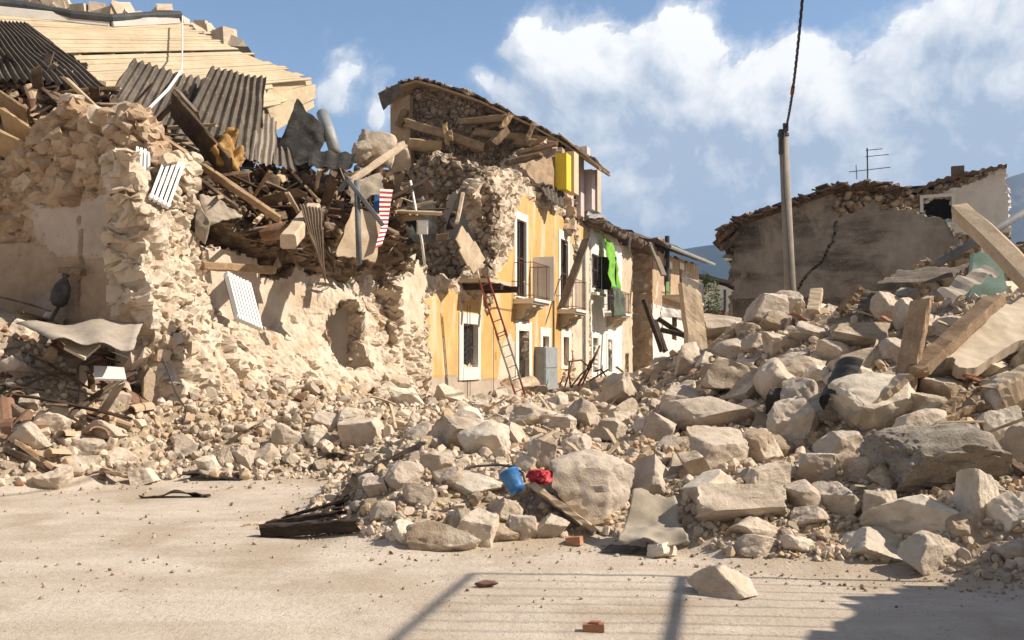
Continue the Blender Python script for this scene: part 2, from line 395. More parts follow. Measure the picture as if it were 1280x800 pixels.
MT['masonry_dim'] = material('inner_masonry', [(.28,.22,.16),(.38,.31,.235),(.48,.40,.31)], 1.8, .8, .95, bscale=8, bdist=.05, stone=(3.4,1.2,(.22,.165,.115)))
MT['plaster_in'] = material('inner_plaster', [(.36,.295,.235),(.47,.395,.325),(.56,.48,.40)], 1.1, .2, .9, streak=((.8,.8,.5),(.34,.255,.175),.5,.66), fine=(6,(.33,.27,.21),.58,.75))
MT['yellow'] = material('ochre_render', [(.49,.30,.115),(.59,.365,.135),(.64,.43,.19)], .8, .18, .93, streak=((1.6,1.6,.35),(.62,.50,.34),.50,.66), spots=(1.3,(.46,.31,.16),.56,.70), fine=(7,(.56,.44,.28),.60,.72))
MT['cream'] = material('cream_render', [(.50,.42,.31),(.60,.51,.39),(.68,.60,.47)], 1.6, .45, .93, bscale=12, spots=(2,(.46,.36,.25),.55,.7))
MT['dado'] = material('grey_cement_base', [(.34,.28,.22),(.42,.35,.28),(.50,.42,.34)], 1.6, .25, .95)
MT['white'] = material('white_render', [(.62,.59,.53),(.74,.71,.64),(.80,.77,.70)], 1.2, .15, .9, streak=((1.5,1.5,.3),(.52,.48,.42),.58,.75))
MT['whitestone'] = material('pale_stone_frame', [(.62,.57,.50),(.74,.70,.62),(.80,.76,.69)], 3, .2, .8)
MT['stucco'] = material('grey_stucco', [(.135,.122,.11),(.225,.207,.188),(.34,.315,.285)], .7, .45, .97, bscale=10, streak=((.35,.35,1.1),(.075,.064,.055),.46,.64), spots=(1.1,(.28,.25,.215),.55,.68), fine=(14,(.30,.27,.235),.58,.72))
MT['dingywhite'] = material('dingy_white_wall', [(.50,.48,.46),(.60,.58,.55),(.68,.66,.63)], 1.5, .2, .95, streak=((1.2,1.2,.4),(.42,.38,.34),.56,.74))
MT['beige'] = material('beige_render', [(.42,.34,.25),(.52,.43,.32),(.60,.51,.39)], 1.2, .3, .95, spots=(1.3,(.40,.27,.155),.55,.68))
MT['brownr'] = material('brown_render', [(.30,.20,.12),(.40,.29,.19),(.50,.39,.27)], 1.4, .4, .95, spots=(1.1,(.62,.55,.45),.6,.66))
MT['wood'] = material('weathered_timber', [(.17,.11,.065),(.30,.205,.125),(.42,.31,.20)], 3, .5, .85, grain=(1.5,1.5,1.5), rnd=.7, bscale=14)
MT['wood_old'] = material('dark_old_timber', [(.05,.034,.023),(.12,.082,.055),(.24,.18,.125)], 3, .5, .9, rnd=.9, bscale=14, tint=((.23,.20,.17),.6,.8))
MT['wood_pale'] = material('pale_dusty_timber', [(.36,.27,.18),(.47,.37,.26),(.58,.47,.34)], 3, .4, .9, rnd=.3, bscale=16)
MT['deck'] = material('pale_roof_boards', [(.46,.36,.235),(.57,.46,.315),(.68,.57,.41)], 1.6, .25, .85, streak=((.5,3.5,3.5),(.30,.20,.11),.6,.8))
MT['deck_dark'] = material('stained_roof_boards', [(.30,.2,.11),(.42,.29,.16),(.52,.38,.22)], 1.5, .3, .85)
MT['black_wood'] = material('charred_beam', [(.022,.015,.011),(.05,.034,.025),(.105,.077,.06)], 4, .8, .85, bscale=22, grain=(.6,3,3))
MT['eternit'] = material('fibre_cement', [(.075,.062,.052),(.125,.105,.088),(.20,.17,.14)], 2, .3, .9, rnd=.25, fine=(9,(.24,.19,.14),.57,.7))
MT['eternit_pale'] = material('dusty_fibre_cement', [(.24,.20,.165),(.33,.285,.235),(.42,.37,.31)], 2, .3, .92, rnd=.2)
MT['tile'] = material('clay_tile', [(.13,.075,.048),(.24,.14,.09),(.34,.235,.165)], 3, .3, .9, rnd=.7, tint=((.42,.32,.22),.5,.8))
MT['metal'] = material('grey_metal', [(.09,.10,.11),(.14,.15,.16),(.20,.205,.21)], 3, .1, .75, spec=.4)
MT['felt'] = material('roofing_felt', [(.022,.021,.02),(.04,.038,.036),(.085,.08,.074)], 3, .4, 1.0, bscale=14, spec=.03)
MT['cabinet'] = material('cabinet_paint', [(.22,.24,.25),(.30,.32,.325),(.37,.38,.38)], 3, .1, .6)
MT['metal_dark'] = material('dark_metal', [(.03,.032,.035),(.05,.052,.056),(.09,.09,.092)], 3, .15, .5, spec=.4)
MT['zinc'] = material('zinc_gutter', [(.16,.17,.17),(.25,.26,.26),(.36,.36,.35)], 2, .1, .5)
MT['rust'] = material('rusty_iron', [(.10,.04,.022),(.19,.075,.04),(.27,.13,.08)], 5, .3, .85)
MT['redpaint'] = material('red_paint', [(.15,.03,.02),(.22,.042,.028),(.27,.07,.045)], 4, .2, .6)
MT['enamel'] = material('white_enamel', [(.70,.69,.66),(.80,.79,.76),(.84,.83,.80)], 3, .05, .4, spec=.5)
MT['shutter'] = material('brown_shutter', [(.035,.022,.018),(.055,.036,.03),(.085,.06,.05)], 3, .1, .7)
MT['dark'] = material('painted_room_shade', [(.02,.017,.014),(.03,.025,.02),(.045,.038,.03)], 2, .1, .95)  # near-black colour that paints the shade inside rooms and openings
MT['glass'] = material('dark_pane', [(.02,.022,.025),(.03,.033,.037),(.05,.053,.057)], 2, .02, .12, spec=.5)
MT['pole'] = material('pole_concrete', [(.20,.175,.145),(.27,.24,.205),(.33,.295,.255)], 2.5, .2, .9, streak=((4,4,.5),(.26,.235,.20),.52,.7))
MT['black'] = material('black_plastic', [(.012,.012,.013),(.02,.02,.022),(.04,.04,.042)], 3, .1, .45)
MT['blackdust'] = material('dusty_black_plastic', [(.03,.03,.03),(.06,.058,.055),(.14,.13,.115)], 3, .2, .6)
MT['blue'] = material('blue_plastic', [(.02,.10,.28),(.03,.155,.40),(.16,.27,.42)], 4, .1, .45)
MT['red'] = material('red_cloth', [(.36,.03,.035),(.50,.05,.06),(.58,.17,.16)], 5, .3, .85)
MT['maroon'] = material('maroon_cloth', [(.10,.012,.016),(.16,.02,.025),(.24,.05,.05)], 5, .3, .9)
MT['tarp'] = material('dusty_tarpaulin', [(.26,.225,.175),(.36,.31,.245),(.46,.405,.325)], 2.5, .35, .95, bscale=7)
MT['cloth_brown'] = material('striped_brown_curtain', [(.12,.085,.06),(.20,.15,.11),(.28,.215,.165)], 3, .3, .95)
MT['fleece'] = material('grey_blanket', [(.20,.165,.125),(.32,.27,.21),(.44,.375,.30)], 3, .6, .98, bscale=20)
MT['green'] = material('green_netting', [(.10,.30,.03),(.17,.42,.045),(.26,.52,.09)], 3, .2, .8)
MT['turq'] = material('turquoise_wall', [(.20,.30,.26),(.26,.38,.33),(.34,.45,.39)], 3, .2, .9)
MT['yellowp'] = material('yellow_paint', [(.62,.46,.04),(.72,.54,.05),(.76,.60,.10)], 2, .05, .6)
MT['peach'] = material('peach_wall', [(.58,.42,.29),(.68,.50,.35),(.74,.57,.42)], 2, .1, .9)
MT['lilac'] = material('lilac_wall', [(.42,.36,.35),(.52,.45,.44),(.58,.52,.50)], 2, .1, .9)
MT['slab'] = material('concrete_slab', [(.40,.33,.25),(.50,.42,.32),(.58,.50,.39)], 1.4, .2, .95, fine=(20,(.36,.29,.22),.6,.75))
MT['brick'] = material('clay_brick', [(.26,.125,.07),(.36,.18,.105),(.44,.27,.18)], 6, .4, .92, rnd=.3)
MT['leaf'] = material('leaf', [(.03,.055,.012),(.05,.09,.02),(.08,.12,.03)], 5, .1, .6)
MT['rooftile'] = material('old_roof_tiles', [(.07,.05,.04),(.13,.095,.075),(.21,.155,.12)], 3, .5, .95, bscale=9)
MT['net'] = material('reed_screen', [(.20,.14,.09),(.32,.23,.15),(.42,.32,.22)], 6, .3, .95)
MT['insul'] = material('straw_insulation', [(.24,.13,.045),(.36,.215,.08),(.46,.31,.14)], 6, .8, .98, bscale=18)
MT['stripe'] = material('striped_webbing_red', [(.34,.035,.04),(.42,.045,.05),(.46,.09,.09)], 6, .1, .8)
# ================================================================== TERRAIN
def foot(X):           # where the right and middle heaps begin, distance from the camera
    return np.interp(X, [-2.4,-1.7,-1.0,.1,.8,1.3,1.7,2.2,2.9,3.4,4.2,6], [9.2,8.1,7.65,7.8,8.0,7.8,7.2,7.0,6.85,6.3,5.6,5.0])
def height(X, Y, detail=True):
    X = np.asarray(X, float); Y = np.asarray(Y, float)
    P = np.stack([X, Y, np.zeros_like(X)], -1).reshape(-1, 3); sh = X.shape
    lump = fbm(P, .55, 4, 11, .55).reshape(sh); l2 = fbm(P, 2.3, 4, 21, .6).reshape(sh)
    yf = foot(X)+lump*.35
    t = Y-yf
    side = sst(X, -2.5, -.9)*(1-sst(Y, 11.5, 14.5)) + sst(Y, 11.5, 14.5)
    c = (.50*sst(t, -.05, 1.6)+.22*sst(t, 1.4, 5.2))*side
    street = sst(Y, 13, 17)
    c = np.where(Y > 13, c*(1-.25*sst(Y, 16, 22)), c)
    # the big heap on the right
    ex = np.interp(X, [-2,1.2,2.0,3.0,3.9,5.0,6.0,6.8,7.6,9,14], [0,0,.14,.75,1.36,1.58,1.66,1.72,1.8,2.0,2.0])
    yc = np.interp(X, [2,4,5,7,9,14], [17,15.6,14.4,12.8,12,11.6])
    rise = sst(t/(yc-yf), .06, 1.05)
    fall = 1-.75*sst(Y, yc+3, yc+10)
    r = ex*rise*fall
    # talus under the fallen street front and in the left-hand corner
    d = (X-(.356*Y-10.4))*.942
    s = X*U[0]+Y*U[1]+10.4*U[0]
    wd = np.interp(s, [15.5,17,19,22,24,27], [2.2,2.7,2.9,2.3,1.3,1.0])*(1+.25*lump)
    zt = np.interp(s, [15.5,18,21.5,24,26,30,60], [1.15,1.35,1.1,.72,.52,.5,.5])
    tal = zt*np.clip(1-d/wd, 0, 1)**.85*(d > -1)*sst(s, 13.0, 15.6)*(s < 60)
    tal = np.where(d <= 0, zt*sst(s, 13.0, 15.6)*(s < 60), tal)
    yl = np.interp(X, [-9,-7.2,-6,-5.2,-4.5], [10.1,10.7,11.2,11.8,12.6])+lump*.3
    tl = Y-yl
    corner = (.55*sst(tl, 0, 1.0)+np.interp(X, [-9,-7.4,-6.3,-5.4,-4.6], [1.95,1.75,1.15,.62,0])*sst(tl, .6, 3.4))*(1-sst(X, -5.3, -4.2))
    h = np.maximum(np.maximum(c, 0)+r, np.maximum(tal, corner))
    m = np.clip(h/.25, 0, 1)
    if detail:
        h = h+m*(lump*.16+l2*.07)+fbm(P, .35, 3, 5).reshape(sh)*.025+fbm(P, 6, 3, 8).reshape(sh)*.006
        h = np.where(Y > 60, h*(1-sst(Y, 60, 75)), h)
        h = h*(1-sst(np.abs(X-2), 22, 30)*sst(h, 0, .5))
    return h
def hz(x, y): return float(height(np.array([x]), np.array([y]))[0])
_Y = np.arange(4.2, 60, .03)
def ground_hit(px, py):
    d = ray(px, py); T = _Y/d[1]; X = d[0]*T; Z = CAMZ+d[2]*T
    H = height(X, _Y); k = np.nonzero(Z <= H)[0]
    i = k[0] if len(k) else len(_Y)-1
    return np.array([X[i], _Y[i], H[i]])
def axis(segs):
    r = []
    for a, b, st in segs: r += list(np.arange(a, b-1e-6, st))
    return np.array(r+[segs[-1][1]])
gx = axis([(-2000,-400,400),(-400,-60,40),(-60,-16,4),(-16,-10,.4),(-10,9,.075),(9,16,.4),(16,60,4),(60,400,40),(400,2000,400)])
gy = axis([(-1500,-200,325),(-200,-20,20),(-20,3.6,1.5),(3.6,14.5,.075),(14.5,22,.12),(22,46,.3),(46,90,4),(90,600,60),(600,2800,400)])
gX, gY = np.meshgrid(gx, gy, indexing='ij')
gZ = height(gX, gY)
nx_, ny_ = gX.shape
ii = (np.arange(nx_-1)[:, None]*ny_+np.arange(ny_-1)[None, :]).ravel()
me = bpy.data.meshes.new('ground')
Vg = np.stack([gX.ravel(), gY.ravel(), gZ.ravel()], 1); Fg = np.stack([ii, ii+ny_, ii+ny_+1, ii+1], 1)
me.vertices.add(len(Vg)); me.vertices.foreach_set('co', Vg.ravel()); me.loops.add(Fg.size); me.loops.foreach_set('vertex_index', Fg.ravel())
me.polygons.add(len(Fg)); me.polygons.foreach_set('loop_start', np.arange(0, Fg.size, 4)); me.polygons.foreach_set('use_smooth', np.ones(len(Fg), bool)); me.update(calc_edges=True); me.validate()
ground = bpy.data.objects.new('ground', me); COL.objects.link(ground); tag(ground, kind='structure')
gm = material('dusty_road', [(.41,.34,.265),(.54,.46,.375),(.625,.545,.455)], 1.3, .9, .97, bscale=20, bdist=.025, spots=(.8,(.42,.34,.255),.48,.66), fine=(48,(.24,.185,.135),.58,.70), streak=((.30,2.4,1),(.47,.39,.305),.46,.70))
_t = NT(gm.node_tree); _p = next(n for n in _t.n if n.type == 'BSDF_PRINCIPLED'); _src = _p.inputs['Base Color'].links[0].from_socket
_tc = _t.new('ShaderNodeTexCoord'); _sp = _t.new('ShaderNodeSeparateXYZ'); _t.l.new(_tc.outputs['Object'], _sp.inputs[0])
_soil = _t.mix(_t.ss(_t.noise(_tc.outputs['Object'], 9, 8, .7), .35, .65), (.27,.205,.14), (.47,.38,.28))
_t.l.new(_t.mix(_t.ss(_sp.outputs[2], .05, .22), _src, _soil), _p.inputs['Base Color'])
me.materials.append(gm)
# ---- mountains
def ridge(name, pts, Y, base, depth, mat, rough):
    xs = np.linspace(pts[0][0], pts[-1][0], 160); hs = np.interp(xs, [p[0] for p in pts], [p[1] for p in pts])
    ny = 26; V = []; F = []
    for j in range(ny+1):
        t = j/ny
        y = Y-depth*.6+depth*t
        k = (1-abs(2*t-1.2)/1.2)
        k = max(0, min(1, t/.6 if t < .6 else (1-t)/.4))
        P = np.stack([xs, np.full_like(xs, y), np.zeros_like(xs)], 1)
        z = hs*k**1.15*(1+fbm(P, 1/190, 5, 31, .55)*rough*(1-.75*(k > .98)))-40*(k == 0)
        V.append(np.stack([xs, np.full_like(xs, y), z], 1))
    V = np.concatenate(V); n = len(xs)
    for j in range(ny):
        for i in range(n-1): F.append((j*n+i, j*n+i+1, (j+1)*n+i+1, (j+1)*n+i))
    m = MB(); m.add(V, F); return m.obj(name, mat, kind='structure', smooth=True)
MT['hill'] = material('forested_hill', [(.012,.022,.024),(.022,.036,.038),(.05,.065,.06)], .012, .2, 1.0, spots=(.008,(.09,.085,.075),.55,.7))  # forest colour made darker and bluer, part of the haze painted in
MT['peak'] = material('snowy_peak', [(.08,.09,.09),(.14,.14,.14),(.5,.5,.5)], .004, .2, 1.0)
def hp(px, py, Y): p = at(px, py, Y); return (p[0], p[2])
ridge('hills', [hp(560,352,1500), hp(700,335,1500), hp(800,318,1500), hp(850,307,1500), hp(900,297,1500), hp(930,286,1500), hp(1050,290,1500), hp(1150,300,1500), hp(1300,330,1500), hp(1500,352,1500)], 1500, 0, 700, MT['hill'], .1)
ridge('mountain', [hp(1050,352,1750), hp(1150,300,1750), hp(1230,240,1750), hp(1262,222,1750), hp(1290,212,1750), hp(1350,205,1750), hp(1500,210,1750), hp(1700,250,1750), hp(2000,330,1750)], 1750, 0, 700, MT['peak'], .10)
hb_ = MB(); hb_.box((0, 650, 185), (4100, 4500, 460)); hz_m = bpy.data.materials.new('haze'); hz_m.use_nodes = True; _h2 = NT(hz_m.node_tree); _h2.n.clear()
_pv = _h2.new('ShaderNodeVolumePrincipled', Density=HAZE); _pv.inputs['Color'].default_value = (.36, .58, .95, 1); _ho = _h2.new('ShaderNodeOutputMaterial'); _h2.l.new(_pv.outputs[0], _ho.inputs['Volume'])
haze = hb_.obj('haze', hz_m, kind='stuff', label='pale blue haze in the air before the far hills', cat='haze')

ICO = {}
for lv in (2, 3, 4, 5):
    bm = bmesh.new(); bmesh.ops.create_icosphere(bm, subdivisions=lv, radius=1.0); bm.verts.ensure_lookup_table()
    ICO[lv] = (np.array([v.co[:] for v in bm.verts]), np.array([[v.index for v in f.verts] for f in bm.faces])); bm.free()
def rock_shape(lv, seed, blocky=.5, rough=1.0):
    """a broken stone in the unit cube: plane cuts through a sphere, then weathering"""
    r = np.random.default_rng(seed); V = ICO[lv][0].copy()
    V = V+fbm(V+seed, .8, 2, seed)[:, None]*V*.35
    A = np.array(Euler(r.uniform(0, 6.3, 3)).to_matrix()); pl = []
    for ax in range(3):
        for sg in (-1, 1):
            if r.random() < .55+.45*blocky: pl.append((A[ax]*sg+r.normal(size=3)*(.34-.22*blocky), r.uniform(.42, .68)))
    for _ in range(int(r.integers(3, 8))): pl.append((r.normal(size=3), r.uniform(.58, .88)))
    for nrm, d in pl:
        nrm = nrm/np.linalg.norm(nrm); k = V@nrm-d; V = V-np.outer(np.where(k > 0, k*.96, 0), nrm)
    if lv >= 3:
        nr = V/np.linalg.norm(V, axis=1)[:, None]
        V = V+nr*(fbm(V+seed*.7, 1.7, 3, seed+5)*.085+fbm(V+seed, 4.5, 5, seed+9, .65)*.085*rough+(-np.clip(fbm(V, 3, 3, seed+13), .2, 1)+.2)*.12)[:, None]
    mn, mx = V.min(0), V.max(0); return (V-(mn+mx)/2)/(mx-mn)
def fast_mesh(name, V, F, mats, mi=None, smooth=False):
    me = bpy.data.meshes.new(name); k = F.shape[1]
    me.vertices.add(len(V)); me.vertices.foreach_set('co', np.ascontiguousarray(V, np.float32).ravel()); me.loops.add(F.size); me.loops.foreach_set('vertex_index', np.ascontiguousarray(F, np.int32).ravel())
    me.polygons.add(len(F)); me.polygons.foreach_set('loop_start', np.arange(0, F.size, k, dtype=np.int32)); me.polygons.foreach_set('use_smooth', np.full(len(F), smooth))
    for m in mats: me.materials.append(m)
    if mi is not None: me.polygons.foreach_set('material_index', np.asarray(mi, np.int32))
    me.update(calc_edges=True)
    if smooth: me.set_sharp_from_angle(angle=R(30))
    return me
# ================================================================== HELPERS FOR FRONTS
def fpoly(pts, o=0): return [fp(x, y, o) for x, y in pts]
def worley_face(P, seed=0):
    P = np.asarray(P, float); I = np.floor(P).astype(np.int64)
    f1 = np.full(len(P), 9.); f2 = np.full(len(P), 9.); cid = np.zeros(len(P)); sl = np.zeros(len(P))
    for a in (-1, 0, 1):
        for b in (-1, 0, 1):
            for c in (-1, 0, 1):
                i, j, k = I[:, 0]+a, I[:, 1]+b, I[:, 2]+c
                v = P-np.stack([i+_h(i, j, k, seed), j+_h(i, j, k, seed+1), k+_h(i, j, k, seed+2)], 1)
                d = np.linalg.norm(v, axis=1); n = d < f1
                tl = v[:, 0]*(_h(i, j, k, seed+4)-.5)+v[:, 1]*(_h(i, j, k, seed+5)-.5)+v[:, 2]*(_h(i, j, k, seed+6)-.35)*1.3
                f2 = np.where(n, f1, np.minimum(f2, d)); cid = np.where(n, _h(i, j, k, seed+3), cid); sl = np.where(n, tl, sl); f1 = np.where(n, d, f1)
    return f1, f2, cid, sl
def stones(s, z, P, sc=3.2, d=.09, seed=1, fine=.03):
    f1, f2, cid, sl = worley_face(P*np.array([sc, sc, sc*1.25])+fbm(P, 3, 2, 77)[:, None]*.22, seed)
    return np.clip((f2-f1)*7, 0, 1)**.7*d*(.35+.9*cid)+sl*d*1.5+fbm(P, 9, 3, seed+9)*fine-d*.5
def embed(parent, P, nrm, size, mats, name, label, flat=.75, seed=0):
    '''angular stones set into a torn wall, one mesh'''
    r = np.random.default_rng(seed); n = len(P); bases = [rock_shape(3, 1200+i, .75) for i in range(10)]; FB = ICO[3][1]; nvb = len(bases[0])
    ang = r.uniform(-.5, .5, (n, 3)); V = np.empty((n, nvb, 3)); x = np.array([nrm[1], -nrm[0], 0]); Bs = np.array([x, nrm, ZU])
    for i in range(n):
        M = np.array(Euler(ang[i]).to_matrix()); s = size[i]
        V[i] = (bases[r.integers(10)]*np.array([1.25, .9, .85])*r.uniform(.75, 1.25, 3)*s)@M.T@Bs+P[i]
    F = (FB[None]+(np.arange(n)*nvb)[:, None, None]).reshape(-1, 3); o = np.array(parent.location)
    me = fast_mesh(name, V.reshape(-1, 3)-o, F, mats, np.repeat(r.integers(len(mats), size=n), len(FB)))
    ob = bpy.data.objects.new(name, me); COL.objects.link(ob); ob.parent = parent; return tag(ob, label, kind='stuff')
NEG = -N
# ================================================================== COLLAPSED HOUSE ON THE LEFT
cs_, cz_ = fp(200, 470); CORN = fq(cs_, 0, 0)          # its street corner
house = empty('collapsed_house', CORN, 'collapsed stone house with a torn open street front and a pale boarded roof', 'house')
AX = NEG                                                # the cross wall runs away from the street
def cw(px, py):
    p = plane_hit(px, py, CORN, -U); return (AX.dot(p-CORN), p[2])
def mat_cross(s, z):
    P = np.stack([s, z, np.zeros_like(s)], 1); e = fbm(P, 1.4, 4, 5)*.35
    pl = inpoly(s+e*.6, z+e*.6, [cw(48,262), cw(100,262), cw(150,228), cw(176,268), cw(186,316), cw(150,325), cw(80,322), cw(45,300)])
    low = inpoly(s+e, z+e*.5, [cw(-300,330), cw(40,300), cw(190,318), cw(215,560), cw(-300,560)])
    return np.where(pl, 1, np.where(low, 2, 0))
def rel_cross(s, z, P):
    m = mat_cross(s, z); st = stones(s, z, P, 2.6, .17, 4, .06)
    e = fbm(P, 1.2, 4, 15, .6)
    crack = np.exp(-((s-(.45+.12*np.sin(z*3)+fbm(P, 2, 3, 3)*.12))/.035)**2)*sst(z, 2.6, 3.2)*(z < 4.6)
    crack2 = np.exp(-((s-(1.55+fbm(P, 2, 3, 43)*.1))/.022)**2)*sst(z, 2.3, 2.6)*(z < 3.9)
    flat = fbm(P, 3, 4, 6)*.02+.09-(crack+crack2)*.16*(m > 0)
    return np.where(m == 0, st+.02+e*.10, flat+np.where(m == 2, e*.07+fbm(P, 6, 3, 61)*.02, 0))
A_OUT = [cw(-320,250), cw(-60,225), cw(0,215), cw(34,188), cw(48,150), cw(75,143), cw(92,122), cw(105,146), cw(135,138), cw(165,132), cw(176,158), (.06, cw(176,200)[1]), (.06, -.3), (cw(-320,250)[0], -.3)]
MT['plaster_low'] = material('dusty_brown_plaster', [(.29,.20,.135),(.40,.295,.205),(.50,.385,.28)], 1.2, .35, .95, spots=(.9,(.40,.36,.32),.55,.72), fine=(9,(.26,.19,.13),.6,.75))
MT['masonry_brown_shade'] = material('brown_rubble_masonry_shade', [(.34,.235,.15),(.47,.345,.235),(.58,.45,.33)], 1.8, .8, .95, bscale=9, bdist=.05, spots=(1.0,(.30,.20,.12),.54,.7))  # browner, darker copy of the torn masonry; inner wall's shade put into colour
m = MB(); m.wall(CORN, AX, -U, A_OUT, res=.05, thick=.55, relief=rel_cross, matf=mat_cross, jag=.16, seed=8)
m.obj('cross_wall', [MT['masonry_brown_shade'], MT['plaster_in'], MT['plaster_low']], house, label='inner wall with cracked grey plaster over rubble stone')
MT['debris'] = material('roof_debris', [(.10,.068,.045),(.20,.145,.10),(.36,.28,.205)], 2.4, .9, .97, bscale=8, bdist=.06, spots=(1.2,(.42,.335,.24),.55,.68))
# torn street front: battered rubble masonry that leans back into the house
def off_street(s, z):
    base = np.interp(s, [cs_-1, cs_, cs_+1.2, cs_+3, cs_+6, cs_+8.6, cs_+10], [.05,.10,.45,.75,.7,.35,.05])
    top = np.interp(s, [cs_-1, cs_, cs_+.8, cs_+1.8, cs_+3, cs_+5, cs_+7, cs_+9], [.05,.0,-.1,-.75,-1.5,-1.2,-.6,-.02])
    return base+(top-base)*sst(z, .7, 3.4)
def rel_street(s, z, P):
    st = stones(s, z, P, 3.3, .13, 14, .06)
    bl = stones(s, z, P, 1.2, .24, 24, 0)
    k = sst(fbm(P, .5, 3, 2), -.30, .12)
    r = off_street(s, z)+fbm(P, .8, 4, 9)*.20+st*(.25+.55*k)+bl*.45+fbm(P, 5, 4, 90, .6)*.10+fbm(P, 14, 2, 91)*.05
    nc = np.mean(NICHE, 0); q = np.clip(np.exp(-(((s-nc[0])/1.15)**2+((z-nc[1])/1.0)**2))*1.7, 0, 1)
    return r*(1-q)+q*(NO+fbm(P, 5, 3, 92)*.07+st*.25)
def fpo(px, py):
    o = 0.
    for _ in range(12):
        s, z = fp(px, py, o); o = .6*float(off_street(np.array([s]), np.array([z]))[0])+.4*o
    return fp(px, py, o)
_sn, _zn = fpo(435, 420); NO = float(off_street(np.array([_sn]), np.array([_zn]))[0])
NICHE = [fp(x, y, NO) for x, y in ((420,462),(411,440),(408,405),(413,388),(425,376),(440,373),(452,379),(457,392),(456,430),(455,462))]
B_PX = [(200,590), (166,192), (176,196), (190,222), (204,238), (216,268), (235,290), (250,312), (272,324), (281,348), (300,356), (322,350), (338,334), (352,346), (370,352), (392,340), (420,332), (438,344), (462,338), (478,312), (500,300), (512,316), (526,340), (534,372), (536,560)]
B_OUT = [fpo(*p) for p in B_PX]
m = MB(); m.wall(FO, U, N, B_OUT, holes=[NICHE], res=.05, thick=.6, relief=rel_street, jag=.2, seed=4)
m.obj('street_wall', [MT['masonry']], house, label='ragged rubble masonry of the fallen street front')
ES, EZ, EP, EN = [], [], [], 0
bp = np.array(B_OUT); cand = np.stack([RNG.uniform(bp[:, 0].min(), bp[:, 0].max(), 7000), RNG.uniform(.4, bp[:, 1].max(), 7000)], 1)
okk = inpoly(cand[:, 0], cand[:, 1], bp) & ~inpoly(cand[:, 0], cand[:, 1], np.array(NICHE)); cand = cand[okk]
PP = FO+cand[:, :1]*U+cand[:, 1:]*ZU; dens = fbm(PP, .7, 3, 207)
cand = cand[(dens > .02) | (RNG.random(len(cand)) < .35)]
_nc = np.mean(NICHE, 0); cand = cand[np.hypot((cand[:, 0]-_nc[0])/1.15, (cand[:, 1]-_nc[1])/1.05) > 1][:820]; PP = FO+cand[:, :1]*U+cand[:, 1:]*ZU
PP = PP+N*(rel_street(cand[:, 0], cand[:, 1], PP)-.06)[:, None]; sz = .06+.19*RNG.random(len(PP))**2.6
MT['stone_wall'] = material('wall_stone', [(.40,.31,.22),(.55,.45,.34),(.67,.575,.46)], 3.5, .7, .95, bscale=12, bdist=.03, spots=(1.6,(.40,.28,.17),.55,.7)); MT['stone_wall2'] = material('wall_stone_pale', [(.46,.38,.28),(.60,.51,.395),(.70,.62,.50)], 3.5, .7, .95, bscale=12, bdist=.03)
embed(house, PP, N, sz, [MT['stone_wall'], MT['masonry'], MT['masonry']], 'rubble_core', 'loose stones sticking out of the torn front', seed=3)
# edge of the cross wall: stones along the broken corner
et = RNG.random(520); ez = .6+et*5.0; ew = RNG.uniform(-.1, .62, 520); pe = CORN+N*.05+ZU*ez[:, None]+U*ew[:, None]+N*(fbm(np.stack([ew*0, ez*0, ez], 1), .9, 3, 8)*.2)[:, None]
ok2 = np.array([project(p)[1] > 195 for p in pe]); embed(house, pe[ok2], N, (.08+.2*RNG.random(520)**2.4)[ok2], [MT['stone_wall'], MT['masonry'], MT['masonry']], 'corner_stones', 'broken stones of the torn wall corner', seed=4)
ct = np.stack([RNG.uniform(-.1, 4.2, 2600), RNG.uniform(3.4, 6.0, 2600)], 1); ok3 = inpoly(ct[:, 0], ct[:, 1], np.array(A_OUT)) & (mat_cross(ct[:, 0], ct[:, 1]) == 0); ct = ct[ok3][:260]
pc_ = CORN+AX*ct[:, :1]+ZU*ct[:, 1:]; pc_ = pc_-U*(rel_cross(ct[:, 0], ct[:, 1], pc_)-.09)[:, None]
embed(house, pc_, -U, .12+.26*RNG.random(len(pc_))**1.6, [MT['masonry_brown_shade'], MT['masonry_brown_shade'], MT['stone_wall']], 'wall_stones', 'rubble stones of the inner wall', seed=5)
# niche with a half-round plastered back
s0, z0 = fp(409,440,NO); s1, z1 = fp(457,440,NO); zb = fp(435,476,NO)[1]; zt_ = fp(435,386,NO)[1]; rr = (s1-s0)/2*1.12; sc_ = (s0+s1)/2
V = []; F = []; na = 18; nzz = 10
for j in range(nzz+1):
    for i in range(na+1):
        a = math.pi*i/na; V.append(fq(sc_+rr*math.cos(a), zb+(zt_-zb)*j/nzz, NO-.20-rr*1.3*math.sin(a)))
for j in range(1, 9):
    b = math.pi/2*j/8
    for i in range(na+1):
        a = math.pi*i/na; V.append(fq(sc_+rr*math.cos(a)*math.cos(b), zt_+rr*.55*math.sin(b), NO-.20-rr*1.3*math.sin(a)*math.cos(b)))
for j in range(nzz+8):
    for i in range(na): F.append((j*(na+1)+i, j*(na+1)+i+1, (j+1)*(na+1)+i+1, (j+1)*(na+1)+i))
MT['niche'] = material('niche_plaster', [(.46,.41,.36),(.56,.505,.45),(.63,.575,.52)], 1.1, .2, .9)
m = MB(); m.add(V, F); m.obj('niche', MT['niche'], house, smooth=True, label='small arched niche with smooth grey plaster')
